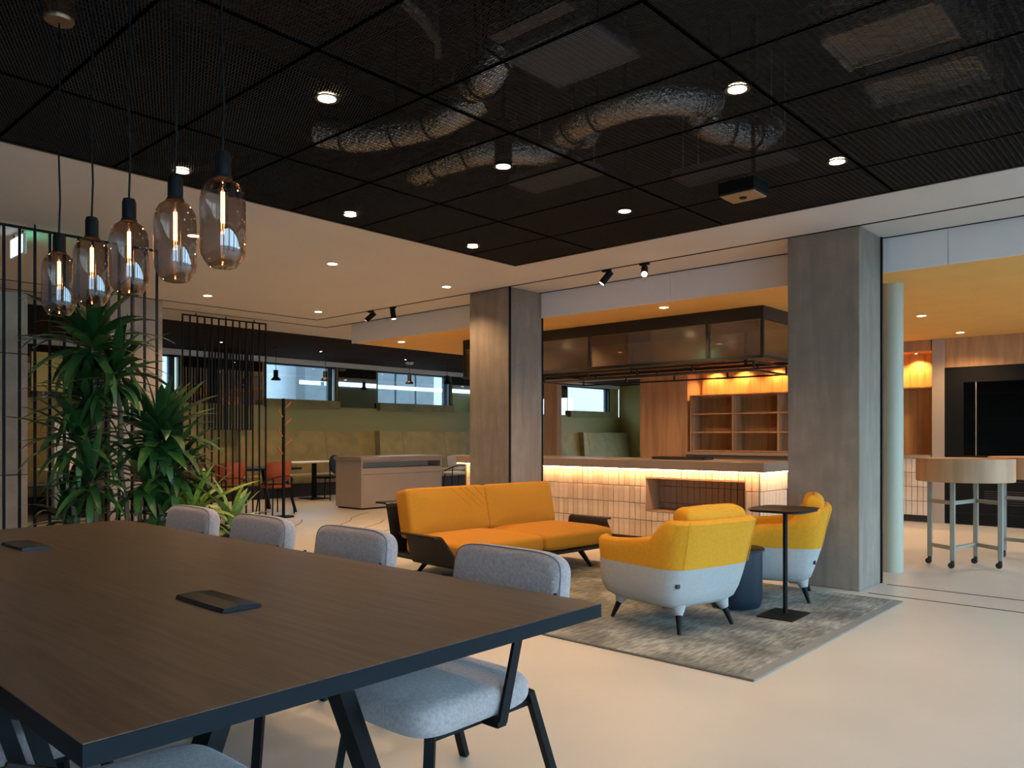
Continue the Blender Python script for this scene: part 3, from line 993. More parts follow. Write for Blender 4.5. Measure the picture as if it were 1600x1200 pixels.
def reed(parent, p, q, z0, z1, nrm):
    """fluted glass sheet from p to q (plan), height z0..z1"""
    p, q, nrm = Vector((*p, 0)), Vector((*q, 0)), Vector((*nrm, 0))
    L = (q - p).length
    n = max(4, int(L / 0.02))
    pts = [p + (q - p) * k / n + nrm * (0.005 if k % 2 else -0.005) for k in range(n + 1)]
    vts = [(v.x, v.y, z0) for v in pts] + [(v.x, v.y, z1) for v in pts]
    MB().faces(vts, [(k, k + 1, n + 2 + k, n + 1 + k) for k in range(n)]).build('reeded_pane', M['reeded'], parent, smooth=True, angle=180)


for a, b_ in zip(ys, ys[1:]):
    for x in (0.0175, HW - 0.0175):
        reed(hd, (x, a + 0.035), (x, b_), H0, H1, (1, 0))
for y in (0.0175, HL - 0.0175):
    reed(hd, (0.035, y), (HW - 0.035, y), H0, H1, (0, 1))
r = MB()
RX0, RX1, RY0, RY1 = 0.1, 1.0, 0.15, 3.15
for z in (1.97, 2.065):
    for x in (RX0, RX1 - 0.02):
        r.box(x, RY0, z, x + 0.02, RY1, z + 0.02)
    for y in (RY0, RY1 - 0.02):
        r.box(RX0 + 0.02, y, z, RX1 - 0.02, y + 0.02, z + 0.02)
for x in (RX0, RX1 - 0.02):
    for y in (RY0, 0.9, 1.65, 2.4, RY1 - 0.02):
        r.box(x, y, 1.99, x + 0.02, y + 0.02, 2.065)
for x in (RX0, RX1 - 0.04):
    for y in (0.5, 1.9, 2.9):
        r.box(x, y, 2.085, x + 0.02, y + 0.02, 2.098)
r.build('hanging_rack', M['black_bar'], hd)

# ---- back bar
KX = 12.5
su = thing('shelf_unit', 'honey oak shelf unit with open compartments on the back bar', 'shelf unit', (KX, 4.55, 0.985))
SL = 2.45
for k in range(4):
    y = k * (SL - 0.03) / 3
    MB().box(0.0, y, 0, 0.38, y + 0.03, 1.0, 0.003).build('divider', M['oak'], su)
for k in range(4):
    for c_ in range(3):
        y = c_ * (SL - 0.03) / 3 + 0.03
        z = k * 0.325
        MB().box(0.005, y + 0.0005, z, 0.375, y + (SL - 0.03) / 3 - 0.0305, z + 0.025).build('shelf', M['oak'], su)
MB().box(0.38, 0, 0, 0.4, SL, 1.0).build('back_panel', M['oak_shelf'], su)
bc = thing('back_bar_counter', 'low back bar cabinet with cream tiles and a pale worktop', 'cabinet', (KX - 0.1, 3.08, 0))
MB().box(0.02, 0, 0.1, 0.54, 3.95, 0.93).build('carcass', M['grout'], bc)
MB().box(0.06, 0, 0, 0.54, 3.95, 0.1).build('plinth', M['plinth'], bc)
MB().box(-0.02, 0, 0.93, 0.54, 3.95, 0.98, 0.003).build('worktop', M['worktop'], bc)
for i in range(24):
    for k in range(4):
        tile(bc, 'f', i * TW, 0.1 + k * 0.2075, 0.2075, 0.02, m=random.choice(('tile', 'tile', 'tile2')))
wl = struct_root('wall_niche')
for i in range(13):
    MB().box(12.92, 3.08 + i * 0.3, 0.98, XK - 0.001, 3.377 + i * 0.3, 2.5).build('panel', M['oak_shelf'], wl)
MB().box(KX, 3.08, 2.5, XK - 0.001, 7.05, OZ).build('header', M['oak'], wl)
MB().box(KX + 0.04, 3.08, 1.96, 12.919, 4.545, 1.985, 0.002).build('ledge', M['oak_shelf'], wl)
MB().box(KX - 0.02, 2.9, 0, XK - 0.001, 3.06, OZ).build('post', M['taupe'], wl)
MB().box(KX, 7.05, 0, XK - 0.001, 7.1, OZ).build('post', M['oak'], wl)
for i in range(2):
    MB().box(KX, 7.1 + i * 0.475, 0, XK - 0.001, 7.573 + i * 0.475, OZ).build('panel', M['oak'], wl)
for i, y in enumerate((3.35, 3.75, 4.35, 4.95, 5.55, 6.15, 6.7)):
    t = thing('niche_spot', 'small niche lamp over the back bar, %s from the post beside the black oven wall' % ('first', 'second', 'third', 'fourth', 'fifth', 'sixth', 'seventh')[i], 'downlight', (12.78, y, 2.5), 0, 'niche lamps over the back bar')
    MB().lathe([(0.02, -0.003), (0.03, -0.004), (0.03, 0.0)], 14).build('trim_ring', M['black'], t)
    MB().lathe([(0.018, -0.0035), (0.018, -0.001)], 12).build('lens', M['lens'], t)
    lamp('SPOT', t, (0, 0, -0.01), 52, lin((1.0, 0.76, 0.46)), 0.02, 120)

ov = thing('oven_wall', 'tall black built-in oven wall with glass recess and racks', 'oven', (KX, 0.3, 0))
o_ = MB()
OL, OH = 2.6, 2.24
o_.box(0, 0, 0.0, 0.44, OL, 0.98).box(0, 0, 2.02, 0.44, OL, OH).box(0, OL - 0.24, 0.98, 0.44, OL, 2.02).box(0, 0, 0.98, 0.44, 0.3, 2.02)
o_.box(0.38, 0.3, 0.98, 0.44, OL - 0.24, 2.02)
o_.build('carcass', M['black'], ov)
for z in (1.1, 1.5, 1.86):
    s_ = MB()
    s_.box(0.08, 0.3, z, 0.095, OL - 0.24, z + 0.012).box(0.36, 0.3, z, 0.375, OL - 0.24, z + 0.012)
    for k in range(40):
        y = 0.35 + k * 0.05
        s_.box(0.095, y, z + 0.003, 0.36, y + 0.006, z + 0.009)
    s_.build('rack', M['tray'], ov)
MB().box(0.02, 0.3, 0.98, 0.026, OL - 0.24, 2.02).build('glass_front', clear_mat('dark_oven_glass', (0.35, 0.34, 0.33, 1), 0.01), ov)
for y in (0.3, OL - 0.4):
    MB().box(0.005, y, 0.98, 0.02, y + 0.012, 2.02).build('frame_bar', M['galv'], ov)
for z0 in (0.62, 0.3):
    for k in range(7):
        MB().box(-0.012, 1.3, z0 + k * 0.03, 0.0, 2.1, z0 + k * 0.03 + 0.012).build('louvre', M['plinth'], ov)
MB().box(-0.01, 0.02, 0.16, 0.0, OL - 0.02, 0.168).build('joint_strip', M['void'], ov)
po = struct_root('wall_oven_surround')
for i in range(7):
    MB().box(KX, 0.3 + i * 0.372, OH, XK - 0.001, 0.67 + i * 0.372, OZ).build('panel', M['oak'], po)
MB().box(KX, Y0, 0, XK - 0.001, 0.3, OZ).build('panel', M['oak'], po)


# ---- high tables on castors
def high_table(label, x, y, rz):
    t = thing('high_table', label, 'high table', (x, y, 0), rz, 'round high tables on castors')
    MB().lathe([(0.413, 0.82), (0.418, 0.825), (0.418, 1.035), (0.413, 1.04)], 64).build('tabletop', M['oak'], t, smooth=True)
    P = [(-0.05, 0.29), (-0.23, 0.05), (0.23, -0.05), (0.05, -0.29)]
    for px, py in P:
        l = MB().box(px - 0.02, py - 0.02, 0.075, px + 0.02, py + 0.02, 0.82, 0.002).build('leg', M['frame_grey'], t)
        k = MB().tube([(px - 0.011, py + 0.012, 0.028), (px + 0.011, py + 0.012, 0.028)], 0.028, 18).box(px - 0.018, py - 0.014, 0.03, px + 0.018, py + 0.016, 0.0745, 0.003)
        k.build('caster', M['rubber'], l)
    for z in (0.19, 0.62):
        for a, c_ in ((0, 1), (1, 2), (2, 3)):
            pa, pc = Vector((*P[a], z)), Vector((*P[c_], z))
            d = (pc - pa).normalized() * 0.02
            MB().bar(pa + d, pc - d, 0.034, 0.034).build('rail', M['frame_grey'], t)
    return t


high_table('round oak high table on castors in front of the oven wall, whole in view', 8.5, 1.8, 0.0)
high_table('second oak high table on castors, cut off by the picture edge', 9.55, 1.38, 0.4)

# ================================================================== FAR SIDE: BANQUETTE, SCREENS, TABLES
bq = thing('banquette', 'long olive velvet banquette along the back wall', 'banquette', (0, 0, 0))
MB().box(3.4, 14.05, 0, 21.9, 14.95, 0.28).build('plinth', M['plinth'], bq)
js = [3.4, 5.6, 7.8, 10.0, 12.2, 13.57, 15.6, 17.4, 19.7, 21.9]
for a, b_ in zip(js, js[1:]):
    MB().box(a + 0.004, 13.95, 0.281, b_ - 0.004, 14.5, 0.46, 0.03, 3).build('seat_pad', M['green_seat'], bq, smooth=True)
    MB().prism([(14.45, 0.461), (14.62, 1.37), (14.95, 1.37), (14.95, 0.461)], a + 0.004, b_ - 0.004, 'X').build('back_panel', M['green_seat'], bq)
for x in (7.95, 11.45, 19.3):
    MB().loft([[(x - .14, 14.3, 0.465), (x + .14, 14.3, 0.465), (x + .14, 14.47, 0.465), (x - .14, 14.47, 0.465)],
               [(x - .08, 14.42, 1.38), (x + .08, 14.42, 1.38), (x + .08, 14.6, 1.38), (x - .08, 14.6, 1.38)]]).build('wing', M['green_seat'], bq)


def rod_screen(label, xs_, y, z0, z1, top=True, rad=0.009, name='rod_screen'):
    t = thing(name, label, 'screen', (xs_[0], y, 0), 0)
    for x in xs_:
        MB().box(x - xs_[0] - rad, -rad, z0, x - xs_[0] + rad, rad, z1).build('rod', M['black'], t)
    w_ = xs_[-1] - xs_[0]
    if top:
        MB().box(-rad, -rad, z1 + 0.0005, w_ + rad, rad, z1 + 0.02).build('top_rail', M['black'], t)
        MB().box(-rad, -0.02, z0 - 0.012, w_ + rad, 0.02, z0 - 0.0005).build('floor_rail', M['black'], t)
        h = MB()
        for fx in (0.15, 0.5, 0.85):
            h.bar((w_ * fx, 0, z1 + 0.02), (w_ * fx, 0, CEIL), 0.012)
        h.build('fixing', M['black'], t)
    return t


rod_screen('black rod screen from floor to ceiling behind the tall plants', [1.1 + 0.108 * k for k in range(19)], 7.04, 0.013, 2.9)
rod_screen('freestanding black rod screen in front of the orange chairs', [4.85 + 0.1042 * k for k in range(13)], 10.42, 0.013, 2.9)
t = rod_screen('dense black slat screen hung against the back wall above the banquette', [7.2 + 0.062 * k for k in range(15)], 14.35, 1.39, 2.9, True, 0.013)

# kiosk
ks = thing('service_station', 'taupe service station with open slot and overhanging top', 'cabinet', (8.09, 10.76, 0))
k = MB()
KL, KD = 1.85, 0.73
k.box(0, 0, 0.03, 0.03, KD, 0.84).box(KL - 0.03, 0, 0.03, KL, KD, 0.84).box(0.03, KD - 0.02, 0.03, KL - 0.03, KD, 0.84)
k.box(0.03, 0, 0.03, KL - 0.03, KD - 0.02, 0.08).box(0.03, 0.02, 0.68, KL - 0.03, KD - 0.02, 0.705).box(0.03, 0.35, 0.705, KL - 0.03, 0.37, 0.81).box(0.03, 0, 0.81, KL - 0.03, KD - 0.02, 0.84)
k.build('carcass', M['taupe'], ks)
MB().box(0.032, 0.0, 0.082, KL - 0.032, 0.018, 0.596, 0.002).build('door', M['taupe'], ks)
MB().box(0.032, 0.0, 0.602, KL - 0.032, 0.018, 0.704, 0.002).build('drawer', M['taupe'], ks)
MB().box(0.03, 0.03, 0, KL - 0.03, KD - 0.03, 0.03).build('plinth', M['plinth'], ks)
MB().box(-0.03, -0.03, 0.84, KL + 0.03, KD + 0.03, 0.9, 0.003).build('worktop', M['worktop'], ks)

# coat rack
cr_ = thing('coat_rack', 'black coat stand with slanting orange pegs beside the rod screen', 'coat stand', (6.58, 10.72, 0))
MB().bar((0, 0, 0.02), (0, 0, 1.84), 0.035).build('pole', M['black'], cr_)
MB().lathe([(0.16, 0), (0.16, 0.018), (0.15, 0.02)], 28).build('base', M['black'], cr_)
for i, (z, s_) in enumerate(((1.68, 1), (1.55, -1), (1.42, 1), (1.25, -1), (1.1, 1), (0.98, -1))):
    MB().tube([(0.017 * s_, 0, z), (0.12 * s_, -0.03, z + 0.11)], 0.011, 10).build('peg', M['pegs'], cr_, smooth=True)


def long_table(label, x0, y0, x1, y1, h=0.74):
    t = thing('dining_table', label, 'table', ((x0 + x1) / 2, (y0 + y1) / 2, 0))
    L, W = (x1 - x0) / 2, (y1 - y0) / 2
    MB().box(-L, -W, h - 0.035, L, W, h, 0.004).build('tabletop', M['table_edge'], t)
    for sx in (-1, 1):
        for sy in (-1, 1):
            MB().bar((sx * (L - 0.25), sy * (W - 0.15), h - 0.036), (sx * (L - 0.08), sy * (W - 0.06), 0.0), 0.06, 0.045).build('leg', M['black'], t)
    return t


long_table('long black table with splayed legs set with orange chairs', 4.3, 11.25, 7.25, 12.2)


def pedestal_table(label, x, y, L, W, legs):
    t = thing('pedestal_table', label, 'table', (x, y, 0), 0, 'pale tables along the banquette')
    MB().box(-L / 2, -W / 2, 0.725, L / 2, W / 2, 0.75, 0.004).build('tabletop', M['white_top'], t)
    for lx in legs:
        MB().box(lx - 0.035, -0.035, 0.02, lx + 0.035, 0.035, 0.724).build('post', M['black'], t)
        MB().box(lx - 0.2, -0.25, 0, lx + 0.2, 0.25, 0.0195, 0.003).build('base_plate', M['black'], t)
    return t


pedestal_table('pale table top on one black post, seen past the coat stand', 8.95, 13.45, 1.25, 0.7, (0.0,))
pedestal_table('pale table on black posts between service station and concrete column', 11.0, 13.3, 1.5, 0.7, (-0.55, 0.55))
pedestal_table('pale table behind the tall plants near the left mirror panel', 4.6, 13.3, 1.3, 0.7, (0.0,))


def shell_chair(name, label, x, y, rz, m, band, group, round_back=False):
    """cafe chair facing +Y: seat, curved back, bent-wood band, thin legs"""
    t = thing(name, label, 'chair', (x, y, 0), rz, group)
    mb = MB()
    cushion(mb, 0.44, 0.43, 0.05, Matrix.Translation((0, 0, 0.45)), 28, 0.008, 4.0)
    mb.build('seat', m, t, smooth=True)
    rings = []
    if round_back:
        MB().lathe([(0.16, -0.015), (0.19, -0.008), (0.19, 0.008), (0.16, 0.015)], 28).build('backrest', m, t, smooth=True, loc=(0, -0.2, 0.7)).rotation_euler = (R(82), 0, 0)
    else:
        for k in range(13):
            a = R(-64 + 128 * k / 12)
            hh = 0.165 * (1 - 0.35 * abs(math.sin(a)) ** 4)
            ring = []
            for (dr, dz) in ((0.0, -hh), (0.012, -hh * 0.7), (0.016, 0), (0.012, hh * 0.8), (0.0, hh), (-0.014, hh * 0.8), (-0.016, 0), (-0.014, -hh * 0.7)):
                rr = 0.25 + dr + 0.03 * (dz / 0.165)
                ring.append((rr * math.sin(a), -rr * math.cos(a) + 0.02, 0.69 + dz))
            rings.append(ring)
        MB().loft(rings).build('backrest', m, t, smooth=True, angle=60)
        pts = []
        for k in range(15):
            a = R(-75 + 150 * k / 14)
            pts.append((0.3 * math.sin(a), -0.3 * math.cos(a) + 0.02, 0.5 + 0.12 * max(0, math.cos(a * 1.2))))
        MB().tube(pts, 0.012, 8).build('back_rail', band, t, smooth=True)
    for sx in (-1, 1):
        for sy in (-1, 1):
            top = 0.425 if sy > 0 else (0.6 if not round_back else 0.66)
            MB().tube([(sx * 0.17, sy * 0.15 if sy > 0 else -0.2, top), (sx * 0.21, sy * 0.2 if sy > 0 else -0.23, 0.0)], 0.011, 8).build('leg', M['black'], t)
    return t


GC = 'orange leather chairs around the long black table'
for x, y, rz, lab in ((6.76, 11.28, 0.1, 'orange leather chair next to the coat stand, back to the viewer'),
                      (5.95, 11.28, -0.08, 'orange leather chair behind the middle rods of the screen, back to the viewer'),
                      (4.85, 11.05, 0.0, 'orange leather chair beside the farther concrete column, mostly behind plants'),
                      (6.0, 12.55, PI, 'orange leather chair across the black table, farther right of the two'),
                      (5.1, 12.55, PI, 'orange leather chair across the black table, farther left of the two')):
    shell_chair('cafe_chair', lab, x, y, rz, M['rust'], M['rust_dark'], GC)
shell_chair('cafe_chair', 'black round-backed chair at the pale pedestal table by the service station', 8.97, 13.05, R(20), M['black'], M['black'], None, True)
shell_chair('cafe_chair', 'dark round-backed chair at the head of the long black table', 4.15, 11.75, R(-90), M['black'], M['black'], None, True)
shell_chair('cafe_chair', 'cream shell chair at the left end of the bar, beside the column', 11.9, 12.45, R(-15), M['cream_chair'], M['black'], 'cream shell chairs')
shell_chair('cafe_chair', 'cream shell chair seen between service station and bar end', 11.2, 12.6, R(20), M['cream_chair'], M['black'], 'cream shell chairs')
t = thing('white_cabinet', 'tall white cabinet at the back wall, left of the tall plants', 'cabinet', (4.55, 13.6, 0))
MB().box(-0.28, 0, 0.1, 0.1, 0.35, 1.55, 0.004).build('body', M['white'], t)
MB().box(-0.27, -0.002, 0.0, 0.09, 0.33, 0.0995).build('plinth', M['plinth'], t)
MB().box(-0.275, -0.018, 0.105, 0.095, -0.0005, 1.545, 0.002).build('door', M['white'], t)

# ================================================================== PLANTS
pb = thing('planter_box', 'low black planter box behind the meeting chairs', 'planter', (2.75, 6.45, 0))
k = MB()
PL, PW, PH = 0.95, 0.32, 0.42
k.box(-PL, -PW, 0, PL, -PW + 0.03, PH).box(-PL, PW - 0.03, 0, PL, PW, PH).box(-PL, -PW + 0.03, 0, -PL + 0.03, PW - 0.03, PH).box(PL - 0.03, -PW + 0.03, 0, PL, PW - 0.03, PH).box(-PL + 0.03, -PW + 0.03, 0, PL - 0.03, PW - 0.03, 0.03)
k.build('box', M['black'], pb)
tag(MB().box(-PL + 0.031, -PW + 0.031, 0.031, PL - 0.031, PW - 0.031, PH - 0.05).build('soil', M['soil'], pb), None, None, None, 'stuff')


def leaf_mesh(m, droop, wid, fold=0.25, n=9, shape=0.8):
    """unit leaf along +X, length 1, arching down by droop"""
    vts, fcs = [], []
    for i in range(n + 1):
        t = i / n
        a = droop * t
        x = math.sin(a) / droop if droop else t
        z = -(1 - math.cos(a)) / droop if droop else 0
        w = wid * (math.sin(PI * min(1, 0.06 + 0.94 * t ** shape)) ** 0.75) * (1 if i < n else 0.02)
        vts += [(x, -w, z + fold * w), (x, 0, z), (x, w, z + fold * w)]
        if i:
            k = 3 * (i - 1)
            fcs += [(k, k + 1, k + 4, k + 3), (k + 1, k + 2, k + 5, k + 4)]
    o = MB().faces(vts, fcs).build('leaf', m, None, smooth=True, angle=75)
    me = o.data
    bpy.data.objects.remove(o)
    return me


LF = [leaf_mesh(M['leaf'], d, 0.068, 0.3) for d in (0.35, 0.7, 1.1, 1.5)] + [leaf_mesh(M['leaf2'], d, 0.07, 0.3) for d in (0.6, 1.3)]
LB = [leaf_mesh(M['leaf'], d, 0.092, 0.3) for d in (0.3, 0.7, 1.2)] + [leaf_mesh(M['leaf2'], d, 0.096, 0.3) for d in (0.5, 1.1)]
LL = [leaf_mesh(M['leaf_lime'], d, 0.075, 0.3) for d in (0.4, 1.0, 1.6)]
LV = [leaf_mesh(M['leaf_var'], d, 0.125, 0.25, shape=0.75) for d in (0.4, 0.9, 1.4)]
rnd = random.Random(11)


def head(t, c, n, l, meshes, top=80, low=-25, droopy=False):
    for i in range(n):
        f = i / max(1, n - 1)
        el = R(top + (low - top) * f + rnd.uniform(-9, 9))
        az = i * 2.39996 + rnd.uniform(-.3, .3)
        ln = l * rnd.uniform(0.8, 1.12) * (0.75 + 0.35 * math.sin(PI * min(1, 0.25 + f * 0.7)))
        idx = min(len(meshes) - 1, int((0.15 + 0.75 * f + rnd.uniform(-.15, .25)) * len(meshes)))
        zz = c[2] - 0.16 * f
        inst('leaf', meshes[max(0, idx)], t, (c[0] + 0.02 * math.cos(az), c[1] + 0.02 * math.sin(az), zz), (rnd.uniform(-.25, .25), -el, az), (ln, ln, ln))


def cane(t, p, q, r=0.022):
    p, q = Vector(p), Vector(q)
    pts = [p + (q - p) * k / 8 + Vector((0.012 * math.sin(k * 1.3), 0.012 * math.cos(k * 1.7), 0)) * (1 if 0 < k < 8 else 0) for k in range(9)]
    pts[0].z -= 0.0
    MB().tube(pts, r, 8, r * 0.75).build('cane', M['stem'], t, smooth=True)


GP = 'leafy plants in the black planter'
t = thing('dracaena', 'tall dark green dracaena with tiers of arching leaves below the pendants', 'plant', (2.3, 6.5, 0.371), 0, None)
for top_, n, l in (((0.02, 0.02, 1.66), 62, 0.56), ((0.02, 0.12, 1.24), 50, 0.46), ((-0.08, 0.02, 0.92), 50, 0.46), ((-0.03, -0.1, 0.6), 44, 0.42), ((0.16, -0.06, 1.42), 40, 0.46), ((-0.12, 0.1, 0.3), 36, 0.36)):
    cane(t, (top_[0] * 1.6, max(-.2, min(.2, top_[1])), 0), top_)
    head(t, top_, n, l, LF, 82, -28)
t = thing('dracaena', 'shorter bushy dracaena with broad glossy leaves in front of the concrete column', 'plant', (2.8, 6.42, 0.371), 0, None)
for top_, n, l in (((0.0, 0.0, 0.94), 64, 0.5), ((0.1, -0.05, 0.66), 46, 0.44), ((-0.1, 0.05, 0.6), 44, 0.42), ((0.02, 0.02, 0.3), 40, 0.42)):
    cane(t, (top_[0] * 1.5, top_[1], 0), top_)
    head(t, top_, n, l, LB, 84, -30)
t = thing('striped_dracaena', 'lime striped plant with long narrow leaves low between dracaena and dieffenbachia', 'plant', (3.05, 6.4, 0.371))
cane(t, (0, 0, 0), (0, 0, 0.22), 0.018)
head(t, (0, 0, 0.24), 26, 0.46, LL, 75, -10)
inst('leaf', LL[0], t, (0.02, 0, 0.22), (0.2, R(-38), R(-25)), (0.62, 0.7, 0.62))
t = thing('dieffenbachia', 'cream-flecked dieffenbachia behind the two farthest meeting chairs', 'plant', (3.42, 6.4, 0.371))
cane(t, (0, 0, 0), (0, 0, 0.12), 0.018)
head(t, (0, 0, 0.16), 17, 0.40, LV, 80, 0)
# ================================================================== LOUNGE
rug = thing('area_rug', 'distressed grey and taupe rug under the lounge seating', 'rug', (5.04, 3.63, 0))
RW, RD = 1.265, 1.885
MB().box(-RW, -RD + 0.07, 0.0, RW, RD - 0.07, 0.013, 0.003).build('pile', [M['rug']], rug)
for s_ in (-1, 1):
    MB().box(-RW, s_ * RD, 0.0, RW, s_ * (RD - 0.0695), 0.010, 0.002).build('binding', M['rug_border'], rug)
    MB().box(s_ * RW, -RD, 0.0, s_ * (RW + 0.012), RD, 0.012, 0.003).build('pile_edge', M['rug_side'], rug)
RZ = 0.0135

# ---- sofa: faces -Y, local origin centre of footprint
sf = thing('sofa', 'amber two-seat sofa on a black moulded base with ledge arms', 'sofa', (5.33, 4.9, RZ), R(-4))
SLn = 0.955
p = MB()
p.box(-SLn, -0.52, 0.175, SLn, 0.45, 0.21, 0.01)
p.build('platform', M['sofa_black'], sf)
th = 0.016


def sheet(parent, prof, lo, hi, axis, cut=None):
    """bent ply: a profile polyline thickened and extruded"""
    pts = [Vector(v) for v in prof]
    up, dn = [], []
    for i, v in enumerate(pts):
        d = (pts[min(i + 1, len(pts) - 1)] - pts[max(i - 1, 0)]).normalized()
        nn = Vector((-d.y, d.x)) * th / 2
        up.append(v + nn)
        dn.append(v - nn)
    poly = up + dn[::-1]
    if cut is None:
        lo_, hi_ = [lo] * len(poly), [hi] * len(poly)
    else:
        lo_, hi_ = [cut(v)[0] for v in poly], [cut(v)[1] for v in poly]

    def P(v, w):
        return (v.x, w, v.y) if axis == 'Y' else (w, v.x, v.y)
    mb = MB().loft([[P(v, a) for v, a in zip(poly, lo_)], [P(v, b) for v, b in zip(poly, hi_)]])
    return mb.build('arm_panel', M['sofa_black'], parent)


for s_ in (-1, 1):
    prof = [(s_ * (SLn - 0.02), 0.165), (s_ * (SLn + 0.0), 0.17), (s_ * (SLn + 0.02), 0.19), (s_ * (SLn + 0.075), 0.395), (s_ * (SLn + 0.085), 0.415), (s_ * (SLn + 0.1), 0.422), (s_ * (SLn + 0.16), 0.422)]
    # front edge slopes forward towards the base, as in a cut sheet
    sheet(sf, prof, 0, 0, 'Y', lambda v: (-0.54 + (v.y - 0.17) * 0.75, 0.13))
back = sheet(sf, [(0.42, 0.175), (0.44, 0.18), (0.46, 0.205), (0.56, 0.60), (0.57, 0.625), (0.59, 0.634), (0.74, 0.634)], -SLn + 0.02, SLn - 0.02, 'X')
back.name = 'back_panel'
for sx in (-1, 1):
    MB_ = MB()
    cushion(MB_, SLn - 0.012, 0.84, 0.15, Matrix.Translation((sx * (SLn / 2 - 0.003), -0.12, 0.29)), 64, 0.035, 12.0, 0.3)
    MB_.build('seat_cushion', M['sofa'], sf, smooth=True, angle=80)
    MB_ = MB()
    mt = Matrix.Translation((sx * (SLn / 2 - 0.02) - 0.005, 0.33, 0.555)) @ Matrix.Rotation(R(-13 if sx < 0 else -12), 4, 'X') @ Matrix.Rotation(R(90), 4, 'X')
    cushion(MB_, SLn - 0.03, 0.43, 0.19, mt, 64, 0.02, 16.0, 0.2)
    bc_ = MB_.build('back_cushion', M['sofa'], sf, smooth=True, angle=80)
    if sx < 0:      # drag creases across the left cushion
        cm = MB()
        for k, (xa, xb) in enumerate(((-0.5, -0.34), (-0.4, -0.22), (-0.33, -0.16), (-0.22, -0.08))):
            cm.tube([(xa + (xb - xa) * q / 4, 0.19 - 0.085 * q / 4 - 0.004, 0.775 - (0.17 + 0.02 * (k % 2)) * q / 4) for q in range(5)], 0.004, 6, 0.0015)
        # pleats are seams lying on the cloth
        cm.build('pleat', M['sofa'], bc_, smooth=True)
for sx in (-1, 1):
    for y0, y1 in ((-0.36, -0.45), (0.3, 0.42)):
        MB().tube([(sx * 0.62, y0, 0.175), (sx * 0.70, y1, 0.0)], 0.028, 12, 0.016).build('leg', M['black'], sf, smooth=True)


